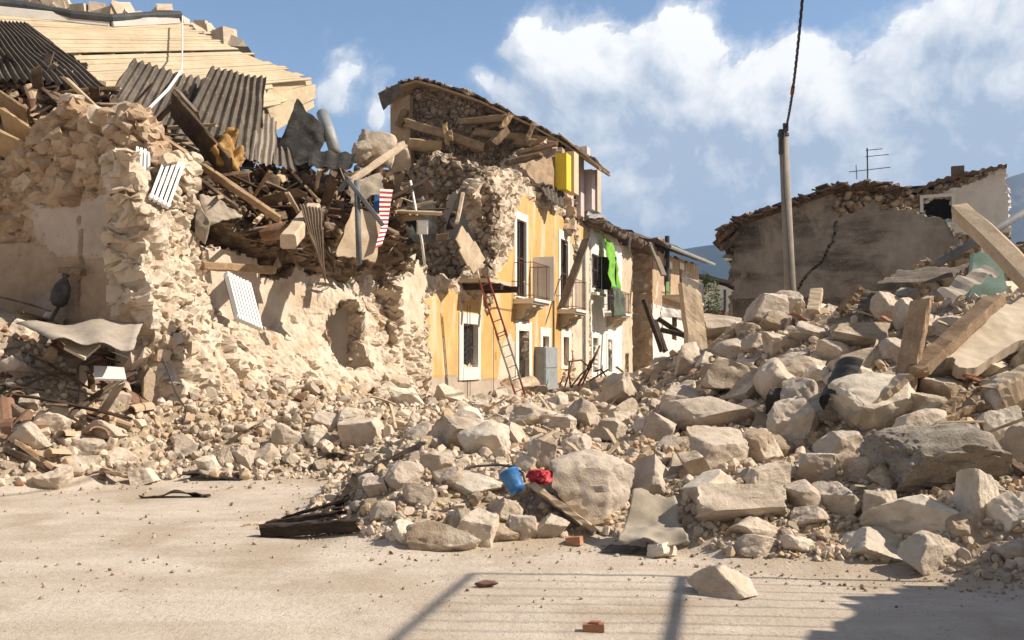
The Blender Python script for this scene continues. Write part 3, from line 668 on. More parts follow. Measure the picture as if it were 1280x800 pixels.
# roof: three bands of pale boards, ridge gutter, rafters in the gap
def PT(l): return [at(*p) for p in l]
RA, RB_, RC = at(0,100,18.6), at(395,100,22.2), at(200,26,22.6); RN = np.cross(RB_-RA, RC-RA); RN /= np.linalg.norm(RN); RN = RN if RN[2] > 0 else -RN
def rp(x, y, d=0): return plane_hit(x, y, RA+RN*d, RN)
m = MB(); m.planks([rp(-60,8), rp(228,27), rp(292,62), rp(60,66)], 20, jit=.008, ends=.15, gap=.004)
m.planks([rp(-60,20,-.02), rp(60,26,-.02), rp(100,64,-.02), rp(-60,40,-.02)], 7, jit=.02, ends=.1, gap=.004)
m.obj('roof_boards', MT['deck'], house, label='upper band of pale roof boards')
m = MB(); m.planks([rp(100,69), rp(306,64), rp(388,99), rp(132,121)], 17, jit=.008, ends=.14, gap=.004)
m.planks([rp(130,100,-.05), rp(330,92,-.05), rp(345,130,-.05), rp(180,160,-.05)], 8, jit=.02, ends=.14)
m.obj('roof_boards', MT['deck'], house, label='lower band of pale roof boards')
m = MB(); m.planks([rp(318,104,-.03), rp(392,96,-.03), rp(396,101,-.08)-ZU*.62, rp(342,112,-.08)-ZU*1.05], 4, jit=.05, ends=.15, thick=.05)
m.obj('eaves_boards', MT['deck'], house, label='edge boards at the broken end of the roof')
for x in (92, 136, 176, 208, 238): 
    m = MB(); m.beam(rp(x-12, 58,-.12), rp(x+14, 76,-.12), .09, .12, rough=.004, jag=.01); m.obj('rafter', MT['deck'], house)
m = MB(); m.sheet([rp(60,58,-.3), rp(310,58,-.3), rp(330,90,-.3), rp(90,90,-.3)], 10, 3, warp=.02); m.obj('ceiling_dark_panel', MT['dark'], house)  # near-black sheet painting the shade in the roof gap
m = MB(); m.tube([rp(*p, .12) for p in ((-60,-1),(30,8),(90,19),(140,24),(185,21),(226,20))], .12, 10); m.obj('ridge_gutter', MT['metal_dark'], house)
m = MB(); m.beam(rp(-60,8,.06), rp(138,28,.06), .10, .22, rough=.01); m.beam(rp(138,29,.06), rp(226,25,.06), .10, .2, rough=.01); m.obj('fascia_board', MT['dingywhite'], house)
# masonry peeping over the ridge
m = MB()
for i in range(34):
    x = RNG.uniform(0, 300); y = np.interp(x, [0,70,90,180,225,262,300], [-4,4,18,24,26,44,60])+RNG.uniform(-2, 5); r = RNG.uniform(.10,.3)
    p = at(x, y, 24.5); bm = None
    a, b = RNG.uniform(0, 6, 2); m.box(p, (r*2.4, r*1.8, r*1.5), np.array(Euler((a, b, a)).to_matrix()))
m.sheet(PT([(-60,-10,24.6),(70,0,24.6),(90,40,24.6),(-60,40,24.6)]), 30, 14, warp=.16, thick=.4, jag=.05, wsc=4)
m.obj('rear_wall', MT['masonry'], house)
m = MB(); m.sheet(PT([(-60,100,24.4),(300,95,25),(372,150,25.5),(60,260,24.5)]), 20, 16, warp=.1, thick=.3); m.obj('back_wall', MT['debris'], house)
# debris heap of the fallen roof (bed for the timbers), dark inside below its lip
GR = [[(-60,60,18.4),(30,95,17.6),(130,135,17.6),(215,175,18.0),(330,212,19),(420,215,20.2),(470,232,21.6),(500,250,22.6)],
      [(-60,115,16.9),(30,134,16.4),(130,164,16.2),(220,222,16.8),(330,255,17.6),(420,262,19),(470,270,20.6),(505,280,21.8)],
      [(-60,170,16.4),(30,168,16.1),(130,180,15.9),(226,266,16.1),(330,298,16.8),(420,300,18.6),(470,298,20.3),(510,304,21.6)],
      [(-60,230,16.6),(30,200,16.3),(130,210,16.2),(232,300,17.0),(330,322,17.7),(420,322,19.3),(470,318,20.9),(515,322,22)],
      [(-60,330,17.6),(30,300,17),(130,300,17),(245,352,18.6),(330,372,19.8),(425,385,21),(475,370,22.2),(520,370,23)]]
GP = np.array([[at(*p) for p in r] for r in GR])
def heap_pt(u, v):       # u along 0..7, v down 0..4
    i = np.clip(np.floor(u).astype(int), 0, 6); j = np.clip(np.floor(v).astype(int), 0, 3); a = (u-i)[:, None]; b = (v-j)[:, None]
    a = a*a*(3-2*a)*.5+a*.5
    return (GP[j, i]*(1-a)+GP[j, i+1]*a)*(1-b)+(GP[j+1, i]*(1-a)+GP[j+1, i+1]*a)*b
nu, nv = 170, 80
uu, vv = np.meshgrid(np.linspace(0, 7, nu+1), np.linspace(0, 4, nv+1), indexing='ij'); P = heap_pt(uu.ravel(), vv.ravel())
P = P+N*(fbm(P, 1.1, 4, 41)*.3-.1+stones(0, 0, P, 3.5, .2, 42, .06))[:, None]+ZU*(fbm(P, 1.4, 4, 47)*.25)[:, None]
m = MB(); m.add(P, [(i*(nv+1)+j, (i+1)*(nv+1)+j, (i+1)*(nv+1)+j+1, i*(nv+1)+j+1) for i in range(nu) for j in range(nv)])
MT['debris'] = material('roof_debris', [(.10,.068,.045),(.20,.145,.10),(.36,.28,.205)], 2.4, .9, .97, bscale=8, bdist=.06, spots=(1.2,(.42,.335,.24),.55,.68))
hp_ = m.obj('debris_mass', MT['debris'], kind='stuff', label='brown mass of broken roofing and earth lying on the torn house', cat='debris')

# ================================================================== OCHRE HOUSE
c0 = fq(fp(530,470)[0], 0, 0)
yh = empty('ochre_house', c0, 'half ruined ochre rendered house with balconies and a fallen upper corner', 'house')
sL = fp(530,470)[0]; sR = fp(737,400)[0]
H_W1 = fpoly([(577,404),(596,404),(596,459),(577,459)]); H_D1 = fpoly([(644,272),(657,274),(657,375),(644,374)])
H_D2 = fpoly([(699,297),(709,300),(709,390),(699,388)]); H_GD = fpoly([(647,411),(660,413),(660,500),(647,500)])
H_W3 = fpoly([(677,420),(685,421),(685,440),(677,440)]); H_W4 = fpoly([(703,421),(710,422),(710,459),(703,459)])
Y_OUT = fpoly([(530,560),(531,372),(540,372),(543,345),(556,352),(575,350),(588,354),(602,330),(612,300),(600,262),(592,238),(600,222),(622,214),(641,216),(660,226),(680,238),(700,248),(722,254),(737,268),(737,560)])
P_YEL = fpoly([(531,478),(531,371),(552,368),(575,372),(592,378),(600,372),(612,352),(624,338),(636,322),(642,306),(641,290),(646,262),(654,246),(668,252),(690,268),(705,274),(722,278),(733,284),(736,300),(724,312),(712,312),(713,400),(712,440),(700,478),(676,484),(652,478),(626,476)])
P_BARE = [fpoly([(628,430),(640,420),(646,432),(646,480),(620,478)]), fpoly([(713,305),(737,300),(737,470),(718,470),(714,400)])]
P_DADO = fpoly([(531,470),(600,476),(640,478),(737,480),(737,560),(531,560)])
def mat_y(s, z):
    P = np.stack([s, z, np.zeros_like(s)], 1); e = fbm(P, 1.3, 4, 61)*.4; e2 = fbm(P, 1.3, 4, 63)*.3
    r = np.where(inpoly(s+e, z+e2, P_YEL), 1, 0)
    for b in P_BARE: r = np.where(inpoly(s+e, z+e2, b), 3, r)
    z6 = P_DADO[0][1]
    r = np.where((z+e2*.35 < np.interp(s, [sL, sR], [P_DADO[0][1], P_DADO[3][1]])), 2, r)
    return r
def rel_y(s, z, P):
    k = mat_y(s, z); return np.where(k == 0, stones(s, z, P, 3.0, .15, 64, .05)-.03, fbm(P, 2, 3, 66)*.012+np.where(k == 1, .03, .015))
m = MB(); m.wall(FO, U, N, Y_OUT, holes=[H_W1, H_D1, H_D2, H_GD, H_W3, H_W4], res=.075, thick=.5, relief=rel_y, matf=mat_y, jag=.2, seed=12)
m.obj('wall', [MT['masonry'], MT['yellow'], MT['dado'], MT['cream']], yh, label='street front with ochre render peeled off the stone')
# cream strip left of the ochre, part of the torn house
m = MB(); C_OUT = fpoly([(470,560),(474,470),(486,455),(488,415),(492,360),(500,352),(512,342),(520,325),(529,345),(529.5,560)])
def mat_c(s, z):
    P = np.stack([s, z, np.zeros_like(s)], 1); e = fbm(P, 1.6, 4, 71)*.35
    r = np.where(s+e > fp(497,400)[0], 1, 0); r = np.where((z+e*.5 < fp(520,455)[1]) & (s+e > fp(490,400)[0]), 2, r); return np.where(z+e*.35 < fp(520,484)[1], 3, r)
def rel_c(s, z, P):
    k = mat_c(s, z); return np.where(k == 0, stones(s, z, P, 3.2, .2, 72, .05)+.05, fbm(P, 4, 4, 73)*.035+.02)
m.wall(FO+N*.03, U, N, C_OUT, res=.06, thick=.4, relief=rel_c, matf=mat_c, jag=.2, seed=15)
MT['ochrepale'] = material('faded_ochre_render', [(.50,.37,.22),(.60,.45,.28),(.66,.53,.36)], 1.2, .25, .95)
m.obj('end_wall', [MT['masonry'], MT['cream'], MT['ochrepale'], MT['dado']], house, label='strip of cream render at the right end of the front')
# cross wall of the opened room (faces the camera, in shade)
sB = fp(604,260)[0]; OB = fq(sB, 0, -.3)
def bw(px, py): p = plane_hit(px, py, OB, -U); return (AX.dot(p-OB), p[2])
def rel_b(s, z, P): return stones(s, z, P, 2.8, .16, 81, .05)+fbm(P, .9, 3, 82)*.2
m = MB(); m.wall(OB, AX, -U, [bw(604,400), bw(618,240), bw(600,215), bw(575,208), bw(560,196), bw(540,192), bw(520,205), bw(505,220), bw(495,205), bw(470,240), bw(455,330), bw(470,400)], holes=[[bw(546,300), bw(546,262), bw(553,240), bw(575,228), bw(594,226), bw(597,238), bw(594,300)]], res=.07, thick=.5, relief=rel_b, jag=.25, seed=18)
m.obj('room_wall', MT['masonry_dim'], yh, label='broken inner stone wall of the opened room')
m = MB(); P0 = OB+U*1.4; q = lambda x, y: plane_hit(x, y, P0, -U)
m.prism([q(535,320), q(535,215), q(606,215), q(606,320)], U*.25); m.obj('plaster_wall', MT['dingywhite'], yh, label='pale plastered wall of the opened room')
# window with bars
def frame(parent, name, outer, inner, o0, o1, mat, lab=None, sill=True):
    (a0, b1), (a1, b0) = outer; (c0, d1), (c1, d0) = inner
    m = MB(); m.fbox(a0, c0, b0, b1, o0, o1); m.fbox(c1, a1, b0, b1, o0, o1); m.fbox(c0, c1, d1, b1, o0, o1); m.fbox(c0, c1, b0, d0, o0, o1 if not sill else o1+.02)
    return m.obj(name, mat, parent, label=lab)
def rect(x0, y0, x1, y1):     # image rectangle on the front -> ((s0,ztop),(s1,zbottom)) averaged so that it stays upright
    a = fp(x0, y0); b = fp(x1, y1); return ((a[0], a[1]), (b[0], b[1]))
def back(parent, rc, o, mat, name): m = MB(); m.fbox(rc[0][0]-.1, rc[1][0]+.1, rc[1][1]-.1, rc[0][1]+.1, o-.05, o); return m.obj(name, mat, parent)  # panel closing an opening; its near-black colour is the room's shade
ro, ri = rect(572,390,598.5,474), rect(577,404,595.5,459)
f = frame(yh, 'window', ro, ri, -.1, .06, MT['whitestone'], 'barred ground floor window in a tall white surround')
m = MB(); m.fbox(ri[0][0]-.05, ri[1][0]+.05, ri[1][1]-.05, ri[0][1]+.05, -.42, -.38); m.obj('pane', MT['glass'], f)
m = MB(); s0, z1 = ri[0]; s1, z0 = ri[1]; s1b = s0+(s1-s0)*.98
for i in range(6):
    x = s0+(s1b-s0)*(i+.5)/6; m.tube([fq(x, z0, -.12), fq(x, z1, -.12)], .014, 6)
for j in range(7):
    for k in range(2):
        a = z0+(z1-z0)*(j-.6)/7; b = a+(z1-z0)*.3*(1 if k else 1)
        m.tube([fq(s0, max(a, z0), -.12), fq(s1b, min(b, z1), -.12)], .013, 5)
m.obj('grille', MT['dark_metal'] if 'dark_metal' in MT else MT['metal_dark'], f)
def shutters(parent, rc, o, n=2, name='shutter'):
    (s0, z1), (s1, z0) = rc; ws = (s1-s0)/n
    for k in range(n):
        a, b = s0+ws*k, s0+ws*(k+1); m = MB(); t = .055
        m.fbox(a+.005, a+t, z0, z1, o-.02, o+.02); m.fbox(b-t, b-.005, z0, z1, o-.02, o+.02)
        for zz in (z0, (z0+z1)/2, z1-t): m.fbox(a+t, b-t, zz, zz+t, o-.019, o+.019)
        nz = int((z1-z0)/.062)
        for i in range(nz):
            zc = z0+(z1-z0)*(i+.5)/nz; cz = fq((a+b)/2, zc, o); A = [U, (N+ZU*.75)/1.25, (ZU-N*.75)/1.25]; m.box(cz, (b-a-2*t, .045, .008), A)
        m.obj(name, MT['shutter'], parent)
def fdoor(ro, ri, lab, shut=True):
    f = frame(yh, 'balcony_door', ro, ri, -.1, .05, MT['whitestone'], lab, sill=False)
    if shut: shutters(f, ri, -.06)
    back(f, ri, -.4, MT['dark'], 'room_dark_panel'); return f
fdoor(rect(641.5,262,658.5,374), rect(644.5,273,656.5,372), 'balcony door with closed dark louvred shutters, left one')
fdoor(rect(697,286,711,388), rect(699.5,298,709,386), 'balcony door with closed dark louvred shutters, right one')
ro, ri = rect(643,400,663.5,495), rect(647,413,660,495)
f = frame(yh, 'door', ro, ri, -.1, .05, MT['whitestone'], 'street door standing open', sill=False); back(f, ri, -.42, MT['dark'], 'doorway_dark_panel')
m = MB(); m.fbox(ri[0][0]+.05, ri[0][0]+.42, ri[1][1], ri[0][1], -.22, -.17); m.obj('door_leaf', MT['shutter'], f)
for r0, r1, lab in ((rect(674,409,687.5,436), rect(677,420,685,436), 'small window above the meter cabinet'), (rect(700,410,713,461), rect(703,421,710,457), 'narrow ground floor window right of the cabinet')):
    f = frame(yh, 'window', r0, r1, -.1, .05, MT['whitestone'], lab); m = MB(); m.fbox(r1[0][0]-.05, r1[1][0]+.05, r1[1][1]-.05, r1[0][1]+.05, -.22, -.18); m.obj('pane', MT['plaster_low'], f)
def balcony(parent, s0, s1, z, dep, lab, corb, rail=True, sheet=False, h=.95):
    b = empty_child('balcony', fq((s0+s1)/2, z, 0), parent, lab)
    m = MB(); m.fbox(s0, s1, z-.09, z, .035, dep); m.fbox(s0-.04, s1+.04, z-.16, z-.093, .035, dep-.07); m.obj('slab', MT['whitestone'], b)
    for c in corb:
        m = MB(); pr = [(0,-.163),(dep*.8,-.163),(dep*.78,-.26),(dep*.5,-.34),(dep*.42,-.5),(.1,-.62),(0,-.66)]
        m.prism([fq(c-.17, z+zz, .036+oo) for oo, zz in pr], U*.34); m.obj('corbel', MT['beige'], b)
    m = MB()
    for zz in (.1, h): m.tube([fq(s0+.03, z+zz, .05), fq(s0+.03, z+zz, dep-.05), fq(s1-.03, z+zz, dep-.05), fq(s1-.03, z+zz, .05)], .014, 6)
    k = int((s1-s0)/.13)
    for i in range(k+1): x = s0+.03+(s1-s0-.06)*i/k; m.tube([fq(x, z, dep-.05), fq(x, z+h, dep-.05)], .007, 5)
    for i in range(1, 5):
        for x in (s0+.03, s1-.03): m.tube([fq(x, z, dep*i/5), fq(x, z+h, dep*i/5)], .007, 5)
    m.obj('railing', MT['rust'], b); return b
def empty_child(name, loc, parent, lab=None):
    o = bpy.data.objects.new(name, None); COL.objects.link(o); o.parent = parent; o.location = Vector([float(v) for v in loc])-parent.location
    o.empty_display_size = .2
    if lab: o['label'] = lab
    return o
a = fp(641,376); b1 = balcony(yh, fp(640.5,376)[0], fp(662,378)[0], fp(650,375)[1], .75, 'left balcony with rusty railing and fallen stones', [fp(645,380)[0], fp(655,380)[0]], h=1.15)
m = MB(); m.fbox(fp(662,378)[0]+.02, fp(662,378)[0]+.05, fp(650,375)[1]+.02, fp(650,375)[1]+1.5, .1, .85); m.obj('wind_screen', MT['enamel'], b1)
b2 = balcony(yh, fp(696,388)[0], fp(711,391)[0], fp(704,388)[1], .75, 'right balcony with rusty railing and stones', [fp(700,390)[0], fp(708,390)[0]], h=1.1)
# broken balcony at the upper corner: bare slab on two dark beams
zb = fp(590,352)[1]; m = MB(); m.fbox(fp(574,350)[0], fp(603,350)[0], zb-.10, zb, .0, .9); m.obj('broken_slab', MT['beige'], yh, label='broken balcony slab under rubble')
m = MB(); m.beam(fq(fp(578,352)[0], zb-.2, .0), fq(fp(578,352)[0]+.1, zb-.22, 1.15), .14, .18); m.obj('bracket_beam', MT['black_wood'], yh); m = MB(); m.beam(fq(fp(601,352)[0], zb-.2, .0), fq(fp(601,352)[0], zb-.2, 1.2), .14, .18); m.obj('bracket_beam', MT['black_wood'], yh)
# down pipes and old cables on the front
m = MB(); s = fp(690,420)[0]; m.tube([fq(s, fp(690,330)[1], .07), fq(s, fp(690,440)[1], .07)], .03, 6); m.obj('cable_duct', MT['metal_dark'], yh)
m = MB(); s = fp(728,400)[0]; m.tube([fq(s, fp(728,300)[1], .09), fq(s, .3, .09)], .055, 8); m.obj('downpipe', MT['zinc'], yh)
for x, y0, y1 in ((581,382,500),(584.5,382,500),(614,408,490),(617,440,450)): m = MB(); m.tube([fq(fp(x, y0)[0], fp(x, y0)[1], .075), fq(fp(x, y1)[0], fp(x, y1)[1], .075)], .008, 4); m.obj('cable', MT['metal_dark'], yh)
m = MB(); m.tube([fq(fp(612,384)[0], fp(612,384)[1], .06), fq(fp(640,388)[0], fp(640,388)[1], .06)], .01, 4); m.obj('cable', MT['metal_dark'], yh)
# meter cabinet
kb = empty_child('meter_cabinet', fq(fp(678,488)[0], fp(678,488)[1], 0), yh, 'grey two-door metal cabinet on the front')
s0, s1 = fp(667,460)[0], fp(683,460)[0]; zt_, zm, zl = fp(678,434)[1], fp(678,460)[1], fp(678,487)[1]
m = MB(); m.fbox(s0, s1, zl, zt_, .04, .40); m.obj('case', MT['cabinet'], kb)
for z0, z1 in ((zl+.03, zm-.02), (zm+.02, zt_-.03)): m = MB(); m.fbox(s0+.04, s1-.04, z0, z1, .403, .425); m.obj('cabinet_door', MT['cabinet'], kb)

# ================================================================== GABLED HOUSE BEHIND (upper floor standing open)
sG = fp(716,300)[0]; OG = fq(sG, 0, -.05)
gh = empty('gabled_house', OG, 'tall ruined gabled house with its attic open and a tiled verge roof', 'house')
def gw(px, py): p = plane_hit(px, py, OG, -U); return (AX.dot(p-OG), p[2])
def rel_g(s, z, P): return stones(s, z, P, 2.2, .2, 92, .06)+fbm(P, .6, 3, 93)*.15
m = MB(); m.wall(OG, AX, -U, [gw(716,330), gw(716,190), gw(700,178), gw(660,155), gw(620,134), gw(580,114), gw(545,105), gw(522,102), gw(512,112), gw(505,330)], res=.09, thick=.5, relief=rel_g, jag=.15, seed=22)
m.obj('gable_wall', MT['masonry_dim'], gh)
m = MB(); m.wall(OG-U*1.2, AX, -U, [gw(730,300), gw(716,196), gw(690,182), gw(640,205), gw(640,300)], res=.12, thick=.3, relief=rel_g, jag=.3, seed=23); m.obj('wall_stump', MT['masonry'], gh)
q = lambda x, y, d=0: plane_hit(x, y, OG-U*d, -U)
m = MB(); m.prism([q(488,208,.6), q(488,130,.6), q(512,118,.6), q(514,212,.6)], U*.3); m.obj('chimney_breast', MT['brownr'], gh)
# verge roof: tiles in rows, sloping to both sides of the ridge
rl = [(474,118),(500,103),(520,97),(545,103),(600,122),(660,150),(700,172),(745,202)]
m = MB(); rb = MB()
for i in range(len(rl)-1):
    for j in range(2):
        t0, t1 = j/2, (j+1)/2; A = [rl[i][0]*(1-t0)+rl[i+1][0]*t0, rl[i][1]*(1-t0)+rl[i+1][1]*t0]; B = [rl[i][0]*(1-t1)+rl[i+1][0]*t1, rl[i][1]*(1-t1)+rl[i+1][1]*t1]
        a = q(A[0], A[1]-1, .75); b = q(B[0], B[1]-1, .75); e = U*(6 if i < 5 else 2.2)+ZU*random.uniform(-.05, .05)
        m.sheet([a, b, b+e, a+e], 6, 24, amp=.05, waves=1.5, warp=.07, thick=.08, jag=.05)
        rb.prism([a-ZU*.13, b-ZU*.13, b-ZU*.22, a-ZU*.22], U*(6 if i < 5 else 2.2))
m.obj('roof', MT['rooftile'], gh); rb.obj('roof_underlay', MT['deck_dark'], gh)
m = MB(); a = q(698,165,.9); b = q(746,205,.9); m.planks([a, b, b+U*2.3, a+U*2.3], 7, thick=.06, jit=.02, ends=.05); m.obj('eaves_soffit', MT['deck'], gh)
m = MB(); m.sheet([q(472,116,1.1), q(500,102,1.1), q(503,118,1.1), q(478,138,1.1)], 10, 4, amp=.03, waves=2.5, warp=.1, jag=.03); m.obj('roof_end_sheet', MT['eternit'], gh)
# timbers of the broken attic floor
tim = MB(); TB = [((508,135,37.5),(497,160,37.5),.34,.3),((505,152,37.2),(610,186,36.4),.42,.35),((508,180,36.8),(558,184,36.8),.5,.4),((555,150,36.4),(560,184,36.4),.25,.2),((562,160,36.3),(565,180,36.3),.2,.16),((572,153,36.6),(636,147,35.9),.25,.25),((600,163,36.5),(640,150,36.0),.2,.2),((641,140,35.6),(625,163,35.4),.22,.22),
      ((612,182,35.2),(632,163,35.6),.55,.3),((590,165,36.5),(700,178,35.5),.3,.3),((640,176,36),(695,182,35.2),.3,.3),((656,182,35.6),(668,152,35.6),.22,.2),((645,192,34.8),(700,179,34.6),.28,.14),((660,185,34.9),(680,172,34.6),.3,.1),((630,205,34.5),(680,192,34.5),.2,.2)]
for a, b, w_, h_ in TB:
    tim = MB(); tim.beam(at(*a), at(*b), w_, h_, rough=.02, jag=.25); tim.obj('attic_timber', random.choice([MT['wood'], MT['wood'], MT['deck_dark']]), gh)
# coloured room ends under the eaves
m = MB(); a = at(698,192,34.6); b = at(711,194,34.6); m.box((at(704,216,32.6)), (.42, .6, 1.3), [AX, U, ZU]); m.obj('yellow_wall', MT['yellowp'], gh, label='yellow painted end of a room wall')
m = MB(); m.box(at(715.5,217,33.2), (.30, .6, 1.5), [AX, U, ZU]); m.obj('peach_wall', MT['peach'], gh)
m = MB(); m.box(at(725,230,36.2), (.2, .5, 2.6), [AX, U, ZU]); m.box(at(722,190,36.0), (.9, .5, .3), [AX, U, ZU]); m.obj('lilac_wall', MT['lilac'], gh)
m = MB(); m.box(at(735,238,36.8), (.45, .5, 1.6), [AX, U, ZU]); m.obj('doorway_wall', MT['lilac'], gh); m = MB(); m.box(at(744,240,37.4), (.34, .6, 1.7), [AX, U, ZU]); m.obj('grey_pier', MT['slab'], gh)
# ================================================================== WHITE HOUSE
w0 = fp(737,400)[0]; w1 = fp(767,400)[0]; w2 = fp(803,400)[0]
wh = empty('white_house', fq(w0, 0, 0), 'narrow white rendered house with brown shutters and a green net hanging down it', 'house')
H1 = rect(757,347,768,392); HWs = rect(739,317,748,362); G1 = rect(739,422,746,465); G2 = rect(758,424,763.5,465)
hole = lambda r: [(r[0][0], r[0][1]), (r[1][0], r[0][1]), (r[1][0], r[1][1]), (r[0][0], r[1][1])]
WH = fpoly([(737,560),(737,276),(744,283),(752,290),(760,295),(770,300),(776,310),(776,560)])
m = MB(); m.wall(FO+N*.05, U, N, WH, holes=[hole(H1), hole(G1), hole(G2), hole(HWs)], res=.1, thick=.45, relief=lambda s, z, P: fbm(P, 2, 3, 5)*.015, matf=lambda s, z: np.where(z+fbm(np.stack([s, z, s*0], 1), 1, 3, 4)*.3 > np.interp(s, [w0, w1], [fp(737,283)[1], fp(767,306)[1]]), 1, 0), jag=.15, seed=31)
m.obj('wall', [MT['white'], MT['masonry']], wh)
f = frame(wh, 'window', rect(738.5,316,748.5,364), HWs, -.05, .07, MT['white']); shutters(f, rect(738,317,748,361), .11, 2)
back(f, HWs, -.2, MT['dark'], 'room_dark_panel')
m = MB(); A = [(U*.35+N*.94), (N*.35-U*.94), ZU]; zc = (HWs[0][1]+HWs[1][1])/2; m.box(fq(fp(749,340)[0]+.1, zc, .42), (.62, .05, HWs[0][1]-HWs[1][1]), A); m.obj('open_shutter', MT['shutter'], f)
m = MB(); m.fbox(fp(736.6,365)[0]+.1, fp(749,365)[0], fp(742,366)[1]-.12, fp(742,366)[1], .06, .3); m.obj('sill', MT['whitestone'], f)
f = frame(wh, 'balcony_door', rect(756,343,769,396), H1, -.05, .07, MT['white'], sill=False); shutters(f, H1, -.02); back(f, H1, -.2, MT['dark'], 'room_dark_panel')
balcony(wh, fp(755,393)[0], fp(770,396)[0], fp(762,392)[1], .75, 'balcony hung with green netting', [fp(758,395)[0], fp(767,395)[0]])
for g in (G1, G2):
    f = frame(wh, 'window', ((g[0][0]-.2, g[0][1]+.25), (g[1][0]+.2, g[1][1]-.2)), g, -.05, .08, MT['white']); m = MB(); m.fbox(g[0][0]-.05, g[1][0]+.05, g[1][1]-.05, g[0][1]+.05, -.2, -.15); m.obj('pane', MT['glass'], f)
# ================================================================== BEIGE HOUSE WITH HANGING EAVES
bh = empty('beige_house', fq(w1+1.4, 0, 0), 'beige house with broken tiled eaves hanging over a dark recess', 'house')
b0 = fp(776,400)[0]; b1_ = fp(790,400)[0]; b2_ = fp(808,400)[0]
BH = fpoly([(776,560),(776,303),(783,312),(790,318),(790,560)])
m = MB(); m.wall(FO+N*.02, U, N, BH, holes=[hole(rect(781,440,786,480))], res=.14, thick=.45, relief=lambda s, z, P: fbm(P, 2, 3, 5)*.03, jag=.2, seed=33); m.obj('wall', MT['beige'], bh)
m = MB(); m.wall(FO-N*1.0, U, N, [fp(x, y, -1.0) for x, y in ((783,400),(783,300),(830,300),(830,400))], res=.2, thick=.3, relief=lambda s, z, P: stones(s, z, P, 2, .25, 7), jag=.3, seed=34); m.obj('recess_wall', MT['brownr'], bh)
m = MB(); m.wall(FO-N*1.4, U, N, [fp(x, y, -1.4) for x, y in ((783,500),(783,395),(840,395),(840,500))], res=.3, thick=.3, seed=35); m.obj('ground_floor_dark_panel', MT['dark'], bh)  # near-black wall in place of the ground floor's shade
m = MB()
E = [(756,276),(775,283),(795,293),(812,303),(822,318)]
for i in range(4):
    a0, b0_ = fp(E[i][0], E[i][1], .9), fp(E[i+1][0], E[i+1][1], .9)
    a = fq(a0[0], a0[1]-.1, .8+RNG.uniform(-.15, .15)); b = fq(b0_[0], b0_[1]-.1, .8); up = -N*4.2+ZU*1.35
    m.sheet([a, b, b+up, a+up], 14, 16, amp=.09, waves=max(2, round((b0_[0]-a0[0])/.3)), warp=.16, thick=.12, jag=.05)
m.obj('roof', MT['rooftile'], bh)
m = MB()
for i in range(14):
    x = 760+i*4.3; y = np.interp(x, [e[0] for e in E], [e[1] for e in E])+3; a = fp(x, y, .8); m.beam(fq(a[0], a[1]-.05, .85), fq(a[0], a[1]+.85, -1.8), .14, .16, rough=.02, jag=.1)
m.obj('rafter', MT['wood_old'], bh)
m = MB(); a = at(813,303,46.5); b = at(830,345,45.5); m.beam(a, b, .3, .12); m.obj('hanging_gutter', MT['wood_old'], bh)
m = MB(); m.tube(PT([(783,302,44.4),(792,292,44.6),(796,298,44.6)]) and [fq(*fp(786,318,.15), .15), fq(*fp(787,303,.3), .3), fq(*fp(789,294,.8), .8)], .07, 8); m.obj('downpipe', MT['zinc'], bh)
# ================================================================== FAR HOUSE AT THE STREET'S END
k = .77; fs = fp(816,400,k)[0]; fe = fp(873,400,k)[0]
fh = empty('far_house', fq(fs, 0, k), 'brown two-storey house at the far end of the street with a chimney pipe', 'house')
FW = [(fs, -.2), (fs, fp(816,300,k)[1]), (fe, fp(873,330,k)[1]), (fe, -.2)]
FW = [fp(816,520,k), fp(816,314,k), fp(873,332,k), fp(873,520,k)]
D1 = [fp(x, y, k) for x, y in ((831,333),(838,335),(838,372),(831,371))]; D2 = [fp(x, y, k) for x, y in ((849,336),(853,337),(853,353),(849,352))]; D3 = [fp(x, y, k) for x, y in ((840,395),(846,395),(846,425),(840,425))]; D4 = [fp(x, y, k) for x, y in ((855,395),(859,395),(859,420),(855,420))]
m = MB(); m.wall(FO+N*k, U, N, FW, holes=[D1, D2, D3, D4], res=.16, thick=.4, relief=lambda s, z, P: fbm(P, 2, 3, 5)*.03, matf=lambda s, z: np.where(z+fbm(np.stack([s, z, s*0], 1), .7, 3, 4)*.6 < fp(840,385,k)[1], 1, 0), jag=.1, seed=36)
m.obj('wall', [MT['brownr'], MT['dingywhite']], fh)
for d, mt in ((D1, 'green'), (D2, 'dark'), (D3, 'dark'), (D4, 'dark')):
    m = MB(); m.fbox(d[0][0]-.1, d[1][0]+.1, d[2][1]-.1, d[0][1]+.1, k-.25, k-.2); f = m.obj('window' if mt == 'dark' else 'balcony_door', MT['glass'], fh)
    m = MB(); m.fbox(d[0][0]-.2, d[1][0]+.2, d[0][1]+.02, d[0][1]+.4, k+.03, k+.08); m.obj('lintel', MT['whitestone'], f)
MT['shutgreen'] = material('green_shutter', [(.10,.16,.06),(.15,.22,.09),(.2,.28,.13)], 3, .1, .8)
m = MB(); m.fbox(D1[0][0]-.05, D1[0][0]+1.0, D1[3][1], D1[0][1], k+.03, k+.08); m.obj('shutter', MT['shutgreen'], fh)
OF = fq(fs, 0, k)
m = MB(); m.wall(OF, AX, -U, [(0.02,-.2), (0.02, fp(816,316,k)[1]), (3.2, fp(816,316,k)[1]+1), (7, fp(816,316,k)[1]+1.8), (7,-.2)], res=.2, thick=.3, relief=lambda s, z, P: stones(s, z, P, 2, .12, 37), jag=.15, seed=37); m.obj('side_wall', MT['brownr'], fh)
a = fq(fs-.9, fp(816,312,k)[1]+.15, k+1.0); b = fq(fe+.4, fp(873,331,k)[1]+.15, k+1.0); up = -N*4.5+ZU*1.6
